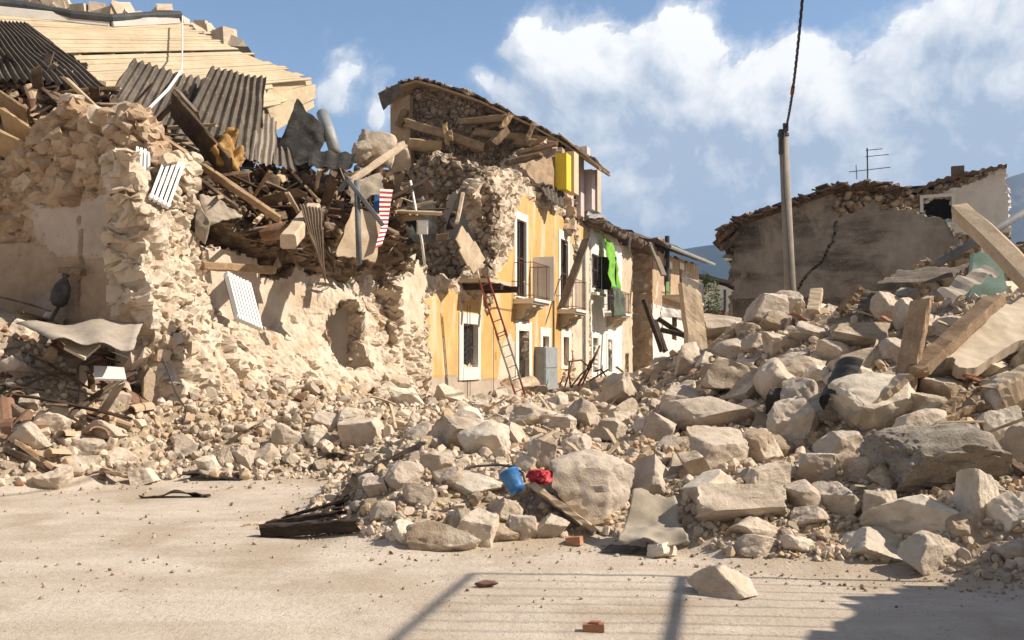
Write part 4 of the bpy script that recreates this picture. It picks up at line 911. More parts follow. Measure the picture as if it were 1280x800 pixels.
m = MB(); m.sheet([a, b, b+up, a+up], 60, 14, amp=.09, waves=30, warp=.08, thick=.14, jag=.015); m.obj('roof', MT['rooftile'], fh)
m = MB(); m.tube([a-ZU*.15+N*.05, b-ZU*.15+N*.05], .1, 8); m.obj('gutter', MT['zinc'], fh)
m = MB(); p = at(834,318,50.5); t = at(834,295,50.5); m.tube([p-ZU*1.5, t], .13, 10); m.obj('chimney_pipe', MT['metal_dark'], fh)
z = fp(840,372,k)[1]
bb = empty_child('balcony', fq(fp(838,372,k)[0], z, k), fh)
m = MB(); m.fbox(fp(828,372,k)[0], fp(858,372,k)[0], z-.2, z-.05, k+.05, k+1.1); m.obj('slab', MT['slab'], bb)
m = MB(); s0, s1 = fp(828,372,k)[0], fp(858,372,k)[0]
for i in range(40): x = s0+(s1-s0)*i/39; m.tube([fq(x, z-.05, k+1.05), fq(x, z+1.05, k+1.05)], .014, 4)
m.tube([fq(s0, z+1.05, k+1.05), fq(s1, z+1.05, k+1.05)], .025, 5); m.obj('railing', MT['metal'], bb)
m = MB(); m.sheet([at(824,382,49), at(856,388,50), at(858,398,50), at(828,394,49)], 16, 6, warp=.2, thick=.05, jag=.06); m.obj('torn_canopy', MT['dingywhite'], fh)
# ================================================================== WHITE SHED far right of the street
sh = empty('white_shed', at(900,420,80)*np.array([1,1,0]), 'small white house with a low gable and dark red door beyond the street', 'house')
P0 = at(900,400,80)
a = at(870,348,80); b = at(907,358,79.4); c = at(926,368,79)
m = MB(); m.prism([np.array([a[0], a[1], 0]), np.array([c[0], c[1], 0]), c, b, a], np.array([.3, 9, 0])); m.obj('wall', MT['white'], sh)
m = MB(); m.sheet([a+np.array([-.5,-.6,.5]), b+np.array([.1,-.6,.5]), b+np.array([.3,9,.5]), a+np.array([0,9,.5])], 6, 6, thick=.2, warp=.02); m.sheet([b+np.array([.1,-.6,.5]), c+np.array([.4,-.6,.4]), c+np.array([.7,9,.4]), b+np.array([.3,9,.5])], 4, 6, thick=.2, warp=.02); m.obj('roof', MT['rooftile'], sh)
m = MB(); m.box(at(894,398,79.2)+np.array([0,-.25,-.4]), (1.6, .1, 2.2)); m.obj('door', MT['maroon'], sh)
m = MB(); m.tube([at(906,362,79.0), at(906,400,79.0)], .12, 6); m.obj('downpipe', MT['metal_dark'], sh)
# ================================================================== GREY CRACKED HOUSE
gA = at(918,390,28.0); gB = at(1205,360,26.4); gu = gB-gA; gu[2] = 0; gu /= np.linalg.norm(gu); gn = np.array([gu[1], -gu[0], 0]); gO = np.array([gA[0], gA[1], 0])
gr = empty('grey_house', gO, 'grey stuccoed house with a diagonal crack and a collapsed stone corner', 'house')
def gp(px, py, d=0): p = plane_hit(px, py, gO+gn*d, gn); return (gu.dot(p-gO), p[2])
GO = [gp(x, y) for x, y in ((916,460),(918,283),(935,278),(960,268),(1000,250),(1040,238),(1075,233),(1095,234),(1105,243),(1125,247),(1140,262),(1148,268),(1160,272),(1180,276),(1190,290),(1200,305),(1206,318),(1204,330),(1208,345),(1206,460))]
STN = [gp(x, y) for x, y in ((1042,232),(1100,232),(1128,245),(1155,268),(1140,268),(1120,258),(1100,258),(1085,252),(1078,260),(1062,264),(1050,270),(1043,266))]
CR = [gp(x, y) for x, y in ((1046,275),(1043,290),(1040,302),(1030,322),(1016,336),(1000,357),(996,366))]
def mat_gr(s, z):
    P = np.stack([s, z, s*0], 1); e = fbm(P, 2, 4, 44)*.25; r = np.where(inpoly(s+e, z+e, STN), 1, 0)
    return np.where(z+e*.3 < gp(950,374)[1], 2, r)
def rel_gr(s, z, P):
    k = mat_gr(s, z); zs = np.array([c[1] for c in CR])[::-1]; ss_ = np.array([c[0] for c in CR])[::-1]
    cx = np.interp(z, zs, ss_)+fbm(P, 2.5, 4, 46)*.12; cr = np.exp(-((s-cx)/.026)**2)*(z > zs[0])*(z < zs[-1])
    cx2 = cx+.45+.3*np.sin(z*2); cr2 = np.exp(-((s-cx2)/.02)**2)*(z > zs[2])*(z < zs[-1])
    return np.where(k == 1, stones(s, z, P, 2.6, .22, 45, .05)-.06, fbm(P, 3, 4, 48)*.02+.05-cr*.2)
m = MB(); m.wall(gO, gu, gn, GO, res=.055, thick=.55, relief=rel_gr, matf=mat_gr, jag=.12, seed=41); m.obj('wall', [MT['stucco'], MT['masonry_dim'], MT['eternit']], gr, label='grey stucco gable wall with a diagonal crack')
m = MB(); s0 = 0
m.wall(gO, -gn, -gu, [(.05,-.2), (.05, gp(918,285)[1]), (8, gp(918,285)[1]-.2), (8,-.2)], res=.3, thick=.4, seed=42); m.obj('side_wall', MT['stucco'], gr)
rl = [(902,288),(918,277),(945,268),(975,258),(1010,245),(1045,233),(1075,230),(1098,231),(1133,238)]
m = MB(); rb = MB()
for i in range(len(rl)-1):
    a = plane_hit(rl[i][0], rl[i][1]-2, gO+gn*.35, gn); b = plane_hit(rl[i+1][0], rl[i+1][1]-2, gO+gn*.35, gn); e = -gn*8.5+ZU*random.uniform(-.1, .05)
    m.sheet([a, b, b+e, a+e], 16, 30, amp=.045, waves=3, warp=.08, thick=.13, jag=.04, wsc=2)
    rb.prism([a-ZU*.1, b-ZU*.1, b-ZU*.18, a-ZU*.18], -gn*8)
for i in range(46):
    x = random.uniform(902, 1133); y = np.interp(x, [p[0] for p in rl], [p[1] for p in rl]); p = plane_hit(x, y-1, gO+gn*random.uniform(.15,.5), gn); rr = random.uniform(.12,.25)
    m.box(p, (rr*1.8, rr*1.6, .05), np.array(Euler((random.uniform(-.4,.4), random.uniform(-.4,.4), random.random()*3)).to_matrix()))
m.obj('roof', MT['rooftile'], gr); rb.obj('roof_boarding', MT['wood_old'], gr)
# ragged eaves at its left corner
m = MB()
for i in range(26):
    p = plane_hit(random.uniform(900,922), random.uniform(286,306), gO+gn*random.uniform(-1.2,.2), gn); m.box(p, (random.uniform(.15,.5), random.uniform(.2,.6), random.uniform(.05,.14)), np.array(Euler((random.random(), random.random(), random.random()*3)).to_matrix()))
m.obj('broken_eaves', MT['rooftile'], gr)
m = MB(); p0 = plane_hit(1085,236, gO-gn*1.5, gn); a = lambda x, y: plane_hit(x, y, gO-gn*1.5, gn)
ant = empty('roof_antenna', p0, 'thin television aerial standing on the cracked grey house', 'aerial')
m.tube([a(1085,250), a(1084,185)], .022, 6); m.obj('mast', MT['metal_dark'], ant)
m = MB()
for (x0, y0, x1, y1) in ((1082,188,1103,186),(1082,196,1111,193),(1061,215,1113,209),(1070,206,1071,224)): m.tube([a(x0, y0), a(x1, y1)], .013, 5)
m.obj('crossbar', MT['metal_dark'], ant)
# ================================================================== WHITE HOUSE BEHIND THE GREY ONE
wA = at(1120,300,36.5); wB = at(1258,290,35.0); wu = wB-wA; wu[2] = 0; wu /= np.linalg.norm(wu); wn = np.array([wu[1], -wu[0], 0]); wO = np.array([wA[0], wA[1], 0])
wp = lambda x, y: (lambda p: (wu.dot(p-wO), p[2]))(plane_hit(x, y, wO, wn))
ph = empty('roofless_white_house', wO, 'dingy white upper storey with one black window opening behind the grey house', 'house')
OUTW = [wp(x, y) for x, y in ((1120,420),(1122,248),(1150,240),(1190,228),(1232,216),(1257,208),(1261,280),(1262,420))]
HOL = [wp(x, y) for x, y in ((1154,249),(1189,246),(1190,278),(1155,272))]
def mat_w(s, z):
    e = fbm(np.stack([s, z, s*0], 1), 1.5, 3, 5)*.4
    r = np.where(inpoly(s+e, z+e, [wp(1120,300), wp(1120,245), wp(1160,244), wp(1152,268), wp(1156,300)]), 1, 0); r = np.where(z+e*.4 < wp(1230,290)[1], 1, r)
    return np.where((z+e*.3 > np.interp(s, [wp(1150,246)[0], wp(1257,210)[0]], [wp(1150,250)[1], wp(1257,212)[1]])) & (s < wp(1235,230)[0]), 1, r)
m = MB(); m.wall(wO, wu, wn, OUTW, holes=[HOL], res=.08, thick=.45, relief=lambda s, z, P: np.where((mat_w(s, z) == 1), stones(s, z, P, 3, .12, 51, .03)-.05, fbm(P, 2, 3, 4)*.015+.02), matf=mat_w, jag=.12, seed=51); m.obj('wall', [MT['dingywhite'], MT['masonry_dim']], ph)
m = MB(); m.wall(wO+wu*OUTW[5][0], -wn, wu, [(.02, OUTW[6][1]-6), (.02, OUTW[5][1]), (7, OUTW[5][1]-.5), (7, OUTW[6][1]-6)], res=.3, thick=.4, seed=52); m.obj('side_wall', MT['dingywhite'], ph)
m = MB(); m.box(plane_hit(1172,262, wO-wn*.6, wn), (2.4, .1, 2), [wu, wn, ZU]); m.obj('window_dark_panel', MT['dark'], ph)  # near-black panel painting the shade behind the window opening
wf = MB(); hx0, hx1 = min(h[0] for h in HOL), max(h[0] for h in HOL); hz0, hz1 = min(h[1] for h in HOL), max(h[1] for h in HOL)
for (s0, s1, z0, z1) in ((hx0-.12, hx0, hz0-.12, hz1+.12), (hx1, hx1+.12, hz0-.12, hz1+.12), (hx0, hx1, hz1, hz1+.12), (hx0, hx1, hz0-.12, hz0)): wf.box(wO+wu*(s0+s1)/2+ZU*(z0+z1)/2+wn*.06, (s1-s0, .16, z1-z0), [wu, wn, ZU])
wf.obj('window_frame', MT['dingywhite'], ph)
m = MB()
for (x0, y0, x1, y1) in ((1126,240,1170,226),(1170,226,1215,211),(1215,214,1258,206)):
    a = plane_hit(x0, y0, wO+wn*.3, wn); b = plane_hit(x1, y1, wO+wn*.3, wn); m.sheet([a, b, b-wn*6, a-wn*6], 14, 16, amp=.04, waves=4, warp=.05, thick=.14, jag=.03)
m.box(plane_hit(1197,214, wO+wn*.2, wn), (.45, .4, .35), [wu, wn, ZU]); m.obj('roof', MT['rooftile'], ph)
# ================================================================== STREET BEYOND: bush
bs = empty('bush', at(886,420,58)*np.array([1,1,0]), 'dark green bush beside the far house at the end of the street', 'bush')
m = MB(); lf = MB(); ctr = at(886,385,58)
for i in range(1500):
    v = RNG.normal(size=3); v /= np.linalg.norm(v); v *= RNG.uniform(.5, 1)**.4; p = ctr+v*np.array([.75,.75,2.4])+RNG.normal(size=3)*.08
    a = RNG.normal(size=3); a /= np.linalg.norm(a); b = np.cross(a, v); b /= np.linalg.norm(b)+1e-6; r = RNG.uniform(.05, .12)
    lf.add([p-a*r, p+b*r*.5, p+a*r, p-b*r*.5], [(0,1,2,3)])
lf.obj('foliage', MT['leaf'], bs); m.tube([ctr-ZU*3.5, ctr-ZU*1, ctr+ZU*.5], [.09,.07,.03], 6); m.obj('trunk', MT['wood_old'], bs)
# ================================================================== ROCKS
ROCKS = []          # (x, y, radius)
MARKS = []          # (px, py, phrase) landmarks that labels refer to
def add_rock(px, py, w_, h_, label=None, grow=1.2, mat=None, blocky=.5, seed=None, lv=5, depth=None, tilt=0, lift=0.36, mark=None, rough=1.0, Y=None):
    seed = seed if seed is not None else int(px*7+py*3) % 9973
    g = ground_hit(px, py+h_*.40) if Y is None else at(px, py+h_*.40, Y); s = g[1]/FPX; sx, sz = w_*s*grow, h_*s*grow; sy = depth or .5*(sx+sz)*random.uniform(.8, 1.1)
    V = rock_shape(lv, seed, blocky, rough)
    mat = mat or ('rock', 'rock_white', 'rock', 'rock_brown', 'rock')[seed % 5]
    if tilt: c, s_ = math.cos(tilt), math.sin(tilt); V = V@np.array([[c,0,s_],[0,1,0],[-s_,0,c]]).T; mn, mx = V.min(0), V.max(0); V = (V-(mn+mx)/2)/(mx-mn)
    V = V*np.array([sx, sy, sz])*1.04
    me = fast_mesh('broken_stone', V+np.array([0,0,sz/2]), ICO[lv][1], [MT[mat]], smooth=True)
    o = bpy.data.objects.new('broken_stone', me); COL.objects.link(o); c = at(px, py, g[1]+sy*.25); o.location = (c[0], c[1], c[2]-sz/2)
    ROCKS.append((c[0], c[1], max(sx, sy)/2)); cat = 'boulder' if max(sx, sz) > .45 else 'stone'
    tag(o, label or 'PENDING', cat)
    if label is None: PEND.append((o, px, py, w_, h_))
    if mark: MARKS.append((px, py, mark))
    return o
PEND = []
BIG = [  # px, py, w, h, options
 (740,609,100,88,dict(label='largest pale boulder, upright behind the leaning plank and grey tarpaulin', mark='the largest pale boulder', blocky=.25, seed=5, grow=1.05)),
 (815,598,56,50,dict(label='rounded pale boulder resting above the grey tarpaulin', blocky=.3, mark="the tarpaulin boulder")),
 (928,631,102,46,dict(label='long smooth tan boulder lying flat low in the right heap', blocky=.7, mark='the long flat tan boulder', tilt=-.12)),
 (902,731,68,38,dict(label='pale wedge-shaped stone lying alone on the road at the shadow edge', blocky=.3, mark="the lone road stone")),
 (898,567,62,54,dict(label='tan boulder with a flat top beside the curled mat', blocky=.5)),
 (947,563,54,44,dict(label='pale slanting boulder just left of the pointed boulder', blocky=.6)),
 (993,530,58,56,dict(label='pointed pale boulder with a sharp ridge below the black plastic', blocky=.2, mark='the pointed ridge boulder', seed=12)),
 (1098,507,92,70,dict(label='big angular pale boulder below the upright plank', blocky=.75, mark='the big angular boulder', tilt=.35, seed=31)),
 (1169,578,148,84,dict(label='rough grey concrete lump, the widest block of the right heap', mat='rock_dark', blocky=.35, mark='the rough grey concrete lump', rough=2.2, seed=44)),
 (1147,650,104,56,dict(label='rounded sunlit boulder with a hollow, below the grey concrete lump', blocky=.35, mark='the hollowed boulder')),
 (1096,683,76,38,dict(label='low brown boulder at the edge of the road below the hollowed boulder', blocky=.5)),
 (1152,697,46,52,dict(label='leaning wedge stone half buried at the road edge, in shadow', blocky=.4, tilt=-.6)),
 (1045,630,52,44,dict(label='rounded grey-topped boulder right of the long flat tan boulder', blocky=.3)),
 (1227,622,42,62,dict(label='upright cone-shaped stone right of the hollowed boulder', blocky=.2, seed=71)),
 (1078,424,66,38,dict(label='wide pale boulder left of the upright plank', blocky=.7, mark="the wide pale boulder")),
 (996,469,64,40,dict(label='squared pale block high in the middle of the right heap', blocky=1., mark='the squared pale block')),
 (940,486,56,42,dict(label='blocky pale boulder just left of the squared pale block', blocky=.6)),
 (781,489,42,40,dict(label='bright white boulder standing in the street before the white house', blocky=.3, mark="the white street boulder")),
 (888,522,98,44,dict(label='long pale boulder lying across the left flank of the right heap', blocky=.4, tilt=-.2, mark='the long pale boulder')),
 (575,545,72,42,dict(label='broad slanting block above the dark cable loop', blocky=.7, tilt=-.25, mark='the broad slanting block')),
 (668,522,54,30,dict(label='smooth pale boulder at the foot of the red ladder', blocky=.3, mark='the stone at the ladder foot')),
 (605,552,54,42,dict(label='angular boulder behind the blue bucket', blocky=.4)),
 (677,571,30,38,dict(label='upright stone behind the red cloth', blocky=.4)),
 (590,607,66,30,dict(label='flat smooth stone left of the blue bucket', blocky=.4, mark="the bucket's flat stone")),
 (555,672,76,36,dict(label='large triangular stone at the front edge of the middle heap', blocky=.25, mark='the triangular front stone', seed=8)),
 (598,662,44,42,{}), (622,668,46,22,{}), (653,662,36,30,{}), (632,640,36,30,dict(label='reddish-edged square block in front of the flat stone', blocky=.9)), (690,660,36,28,{}), (506,668,32,30,{}),
 (945,683,48,26,{}), (995,682,34,24,{}), (942,660,52,24,{}), (828,690,32,20,{}), (1010,418,44,28,{}), (1110,388,38,42,dict(label='tall pale stone below the rusty corrugated sheets', blocky=.5)), (1138,398,32,44,{}), (900,408,42,26,{}), (928,398,40,26,{}), (958,392,46,42,{}), (985,384,34,36,{}),
 (868,448,40,34,{}), (1250,482,44,30,{}), (1252,535,44,46,dict(label='angular tan boulder at the right edge beneath the log end', blocky=.5)), (1275,560,36,48,{}), (1018,470,26,22,{}), (1058,468,44,34,{}), (1180,468,48,30,{}), (1225,460,56,34,{}),
 (1150,535,50,40,{}), (1200,545,52,30,{}), (1050,560,50,36,{}), (1020,590,44,40,{}), (1085,590,44,36,{}), (960,600,46,34,{}), (870,585,36,34,{}), (1100,640,34,48,{}), (1180,690,46,30,{}), (1208,660,36,36,{}), (1262,640,46,44,{}), (1266,690,44,30,{}), (1010,650,40,30,{}),
 (720,560,34,30,{}), (760,540,40,30,{}), (820,530,46,28,{}), (850,500,46,30,{}), (900,470,44,30,{}), (700,530,34,22,{}), (640,545,30,28,{}), (560,600,34,28,{}), (525,620,36,28,{}), (480,640,30,24,{}), (545,580,36,28,{}), (505,595,40,30,{}), (470,610,28,24,{}),
 (1042,440,36,26,{}), (975,430,34,26,{}), (1000,450,30,22,{}), (1075,470,30,22,{}), (1120,440,34,30,{}), (1160,410,40,30,{}), (1190,410,36,26,{}), (945,430,30,22,{}), (915,440,40,28,{}),
 (186,492,20,54,dict(label='tall narrow stone standing on end against the inner wall', blocky=.9, mark='the tall standing stone', tilt=.12)),
 (141,505,40,30,{}), (178,597,34,20,dict(label='flat pale slab lying at the edge of the road on the left', blocky=.8, mark="the flat roadside slab")), (262,584,28,24,dict(label='rounded white stone left in a row of road-edge stones', blocky=.3, mark='the row of white stones')), (284,577,20,28,{}), (305,575,24,26,{}), (362,546,34,30,{}), (396,548,28,26,{}), (110,560,40,30,{}), (60,530,44,30,{}), (130,540,44,26,{}), (150,575,34,26,{}), (40,545,46,32,{}), (100,585,40,26,{}), (65,600,38,28,{}), (85,520,36,26,{}), (230,560,30,24,{}), (335,570,30,26,{}), (410,530,34,24,{}), (25,412,26,22,{}), (68,402,22,20,{}), (20,460,44,26,{}), (160,470,28,26,{}), (150,490,26,24,{}),
]
for px, py, w_, h_, kw in BIG: add_rock(px, py, w_, h_, **kw)
# landmarks that are not stones
MARKS += [(640,600,'the blue bucket'), (680,597,'the red cloth'), (810,660,'the grey tarpaulin'), (706,640,'the leaning plank'), (388,662,'the dark beam on the road'), (1137,430,'the upright plank'), (1062,480,'the black drum'), (1230,410,'the tilted concrete slab'), (870,415,'the tall pale panel'), (985,370,'the utility pole'), (630,430,'the red ladder'),
          (100,418,'the bent metal sheet'), (136,466,'the white board'), (435,420,'the arched niche'), (305,378,'the hanging white radiator'), (40,578,'the dark planks on the left'), (585,440,'the barred window'), (980,500,'the black plastic sheet'), (1090,350,'the corrugated sheet'), (530,480,"the torn wall's end"), (720,470,'the rusty rods')]
def rel_label(base, px, py, noself=None):
    best = min((m for m in MARKS if m[2] != noself), key=lambda m: math.hypot(m[0]-px, (m[1]-py)*1.3)); dx, dy = px-best[0], py-best[1]
    d = math.hypot(dx, dy)
    side = ('to the right of' if dx > 0 else 'to the left of') if abs(dx) > abs(dy)*1.2 else ('below' if dy > 0 else 'above')
    return f"{base} {'close ' if d < 38 else ''}{side} {best[2]}"
def stone_words(w_, h_):
    s = max(w_, h_); sz = 'large' if s > 44 else 'medium-sized' if s > 29 else 'small'
    sh = 'flat' if w_ > h_*1.6 else 'upright' if h_ > w_*1.12 else 'chunky'
    return f'{sz} {sh} pale stone'
for o, px, py, w_, h_ in PEND: o['label'] = rel_label(stone_words(w_, h_), px, py)
# scattered stones, each one an object
BASES = [rock_shape(4, 500+i, (i % 5)/4) for i in range(22)]
BME = [fast_mesh('broken_stone', b*np.array([1,1,1.]), ICO[4][1], [MT[('rock', 'rock_white', 'rock_brown', 'rock')[i % 4]]], smooth=True) for i, b in enumerate(BASES)]
def zone_ok(x, y, h): return h > .10
def sample(n, ybias=1.5):
    """random spots on the heaps, denser towards the camera as the eye sees them"""
    t = RNG.random(n); y = (6.0**-ybias+(34.0**-ybias-6.0**-ybias)*t)**(-1/ybias); x = y*RNG.uniform(-.60, .78, n); return x, y, height(x, y)
need = 300-len(ROCKS)-2; made = 0
X, Y, H = sample(9000, .9)
for x, y, h in zip(X, Y, H):
    if made >= need: break
    if h < .12: continue
    d = (x-(.356*y-10.4))*.942
    if d < .15 and y > 13: continue
    px, py, f = project((x, y, h))
    if not (-20 < px < 1300 and py < 760): continue
    if py < 478 and px < 780: continue
    left = px < 430 and d < 4
    if left and RNG.random() < .6: continue
    spx = RNG.choice([20,26,33,42,54], p=[.26,.26,.22,.16,.10])*(1.45 if px > 860 and py > 480 else 1) if not left else RNG.choice([17,20,24,30], p=[.4,.3,.2,.1])
    s = min(spx*f/FPX, .8)
    if any((x-a)**2+(y-b)**2 < (.62*(r+s/2))**2 for a, b, r in ROCKS): continue
    k = int(RNG.integers(len(BME))); o = bpy.data.objects.new('broken_stone', BME[k]); COL.objects.link(o)
    sc3 = s*RNG.uniform(.7, 1.15, 3)*np.array([1.1, 1, .82]); o.scale = sc3; o.rotation_euler = (RNG.uniform(-.5,.5), RNG.uniform(-.5,.5), RNG.uniform(0, 6.28)); o.location = (x, y, h+sc3[2]*RNG.uniform(.12, .34))
    ROCKS.append((x, y, s/2)); made += 1
    tag(o, rel_label(stone_words(spx*1.05, spx*.85), px, py), 'stone')
# smaller stones and gravel: nobody could count them
def scatter_stuff(name, n, smin, smax, lv, mats, label, cat, ok, ybias=1.3, pw=2.2, sink=.2, nb=14, probs=None, pts=None):
    bases = [rock_shape(lv, 900+i, .4) for i in range(nb)]; FB = ICO[lv][1]; nvb = len(bases[0])
    if pts is None:
        x, y, h = sample(n, ybias); m = ok(x, y, h); x, y, h = x[m], y[m], h[m]
    else: x, y, h = pts
    n = len(x); s = (smin+(smax-smin)*RNG.random(n)**pw)*np.clip(y/9, .6, 3.0)
    V = np.empty((n, nvb, 3)); q = RNG.normal(size=(n, 4)); q /= np.linalg.norm(q, axis=1)[:, None]
    a, b, c, d = q.T
    Rm = np.stack([1-2*(c*c+d*d),2*(b*c-a*d),2*(b*d+a*c),2*(b*c+a*d),1-2*(b*b+d*d),2*(c*d-a*b),2*(b*d-a*c),2*(c*d+a*b),1-2*(b*b+c*c)], 1).reshape(n, 3, 3)
    kb = RNG.integers(nb, size=n); an = RNG.uniform(.55, 1.15, (n, 3))
    for k in range(nb):
        m = kb == k; V[m] = np.einsum('nij,nvj->nvi', Rm[m], bases[k][None]*an[m][:, None, :])*s[m][:, None, None]
    V += np.stack([x, y, h+s*sink], 1)[:, None, :]
    F = (FB[None]+(np.arange(n)*nvb)[:, None, None]).reshape(-1, 3)
    mi = np.repeat(RNG.choice(len(mats), size=n, p=probs), len(FB))
    o = bpy.data.objects.new(name, fast_mesh(name, V.reshape(-1, 3), F, mats, mi)); COL.objects.link(o); return tag(o, label, cat, kind='stuff')
def street_d(x, y): return (x-(.356*y-10.4))*.942
onheap = lambda x, y, h: (h > .05) & ~((street_d(x, y) < .05) & (y > 13.5)) & (y < 36)
MT['small2'] = material('rubble_stone_grey', [(.26,.215,.165),(.36,.30,.235),(.46,.39,.31)], 2.5, .5, .95, bscale=14, bdist=.02)
MT['small3'] = material('rubble_stone_tan', [(.40,.29,.18),(.50,.375,.245),(.58,.45,.31)], 2.5, .5, .95, bscale=14, bdist=.02)
scatter_stuff('loose_rubble', 7500, .06, .15, 3, [MT['small'], MT['small2'], MT['small3'], MT['tile']], 'countless small broken stones filling the heaps between the larger blocks', 'rubble', onheap, pw=1.6, probs=[.5,.22,.22,.06])
scatter_stuff('rubble_chips', 24000, .02, .085, 2, [MT['small'], MT['small2'], MT['small3'], MT['brick']], 'fine broken chips and gravel strewn over the heaps', 'rubble', onheap, pw=1.8, probs=[.5,.22,.25,.03])
# pebbles on the road, thicker along the foot of the heaps
def roadok(x, y, h):
    e = height(x, y+.9, False)+height(x+.5, y, False)+height(x-.5, y, False); p = fbm(np.stack([x, y, x*0], 1), .7, 3, 99)
    return (h < .08) & (y > 5.0) & ((RNG.random(len(x)) < .05+.5*np.clip(p, 0, 1)) | ((e > .12) & (RNG.random(len(x)) < .8)))
scatter_stuff('road_pebbles', 26000, .005, .05, 2, [MT['gravel'], MT['small2'], MT['tile']], 'small pebbles and crumbs strewn over the dusty road', 'pebbles', roadok, ybias=.8, pw=4.5, probs=[.62,.28,.10])
n = 15000; lx = RNG.uniform(-9.5, 1.5, n); ly = RNG.uniform(10.4, 24, n); lh = height(lx, ly); mk = onheap(lx, ly, lh) & (lx < .06*ly-.5); lx, ly, lh = lx[mk], ly[mk], lh[mk]
scatter_stuff('talus_rubble', n, .02, .13, 2, [MT['small'], MT['small2'], MT['small3'], MT['tile']], 'small broken stones and crumbs covering the foot of the torn house', 'rubble', None, pts=(lx, ly, lh), pw=3.2, probs=[.5,.2,.26,.04])
# ================================================================== THINGS OF THE LEFT-HAND RUIN
def one(mb, name, mat, label, cat, group=None, smooth=False): return mb.obj(name, mat, None, smooth, label, cat, group)
m = MB(); m.sheet(PT([(-40,26,17.8),(34,27,18.6),(147,116,16.6),(-10,95,16.2)]), 90, 10, amp=.045, waves=15, warp=.05, thick=.012, jag=.015); one(m, 'corrugated_sheet', MT['eternit'], 'large dark corrugated sheet lying on the pale roof boards at the far left', 'roof sheet')
m = MB(); m.sheet(PT([(166,75,17.6),(262,100,18.6),(228,190,17.2),(134,122,16.6)]), 72, 14, amp=.045, waves=11, warp=.06, thick=.012, jag=.02); one(m, 'corrugated_sheet', MT['eternit'], 'middle dark corrugated sheet slid down beside the bare boards', 'roof sheet')
m = MB(); m.sheet(PT([(264,84,18.2),(331,98,18.9),(326,204,17.9),(214,178,16.9)]), 64, 14, amp=.045, waves=9, warp=.07, thick=.012, jag=.02); one(m, 'corrugated_sheet', MT['eternit'], 'right dark corrugated sheet with a torn edge, below the boards end', 'roof sheet')
m = MB(); m.sheet(PT([(322,132,18.6),(347,150,18.8),(343,208,18.0),(312,202,17.7)]), 30, 8, amp=.035, waves=4, warp=.05, thick=.012, jag=.02); one(m, 'corrugated_sheet', MT['eternit_pale'], 'narrow upright corrugated sheet beside the black roofing felt', 'roof sheet')
m = MB(); m.sheet(PT([(346,186,18.4),(371,128,19.0),(412,172,19.2),(386,212,18.4)]), 24, 18, warp=.16, thick=.01, jag=.04); one(m, 'roofing_felt', MT['felt'], 'black roofing felt folded into a peak above the debris', 'roofing felt')
m = MB(); m.sheet(PT([(343,166,18.8),(362,178,18.6),(372,214,18),(340,206,18)]), 20, 14, amp=.03, waves=3, warp=.1, thick=.01, jag=.04); one(m, 'roofing_felt', MT['eternit'], 'smaller crumpled grey roofing felt under the black peak', 'roofing felt')
m = MB(); m.sheet(PT([(388,186,18.4),(446,190,19.2),(440,208,18.5),(386,208,17.8)]), 16, 40, amp=.03, waves=3, warp=.06, thick=.01, jag=.03); one(m, 'corrugated_sheet', MT['felt'], 'flat black corrugated strip right of the black roofing felt', 'roof sheet')
m = MB(); m.tube(PT([(403,142,19.6),(411,165,19.2),(419,190,18.9)]), [.13,.13,.12], 12); one(m, 'flue_pipe', MT['zinc'], 'pale metal flue pipe rising at the right end of the roof', 'pipe', smooth=True)
def big_beam(name, a, b, w_, h_, mat, label, cat='timber', roll=0, bend=0, jag=.08, rough=.008, seg=8):
    m = MB(); m.beam(at(*a), at(*b), w_, h_, roll, seg=seg, bend=bend, jag=jag, rough=rough); return one(m, name, MT[mat], label, cat)
big_beam('plank', (186,162,15.5), (354,277,16.0), .17, .07, 'wood', 'longest brown plank slanting down across the debris', roll=.5)
big_beam('door_panel', (214,128,16.4), (289,216,15.9), .62, .06, 'wood_old', 'wide dark door panel leaning on edge in the debris', 'door panel', roll=.9)
big_beam('door_panel', (222,120,16.6), (250,152,16.3), .45, .06, 'wood_old', 'short brown panel behind the wide dark door panel', 'door panel', roll=.8)
big_beam('plank', (182,174,15.5), (300,262,15.7), .12, .05, 'wood_old', 'thin dark plank running just below the longest brown plank', roll=.3)
big_beam('log', (360,302,15.0), (392,262,17.2), .27, .25, 'wood_pale', 'squared pale beam end sticking out of the debris', 'beam', jag=.02)
big_beam('plank', (506,180,20.2), (436,228,18.9), .17, .05, 'wood_pale', 'pale grey plank slanting up at the right of the debris', roll=.5)
big_beam('plank', (250,332,15.2), (345,338,16.0), .16, .14, 'wood', 'heavy lintel timber lying in the dark hollow', 'timber')
big_beam('plank', (2,148,15.6), (48,180,15.4), .5, .05, 'deck_dark', 'orange brown broad board at the far left edge', roll=.9); big_beam('plank', (-12,172,15.3), (36,196,15.2), .5, .05, 'deck_dark', 'lower orange brown board at the far left edge', roll=.9)
big_beam('plank', (-5,122,15.8), (38,150,15.7), .4, .05, 'wood', 'upper brown board at the far left edge', roll=.9)
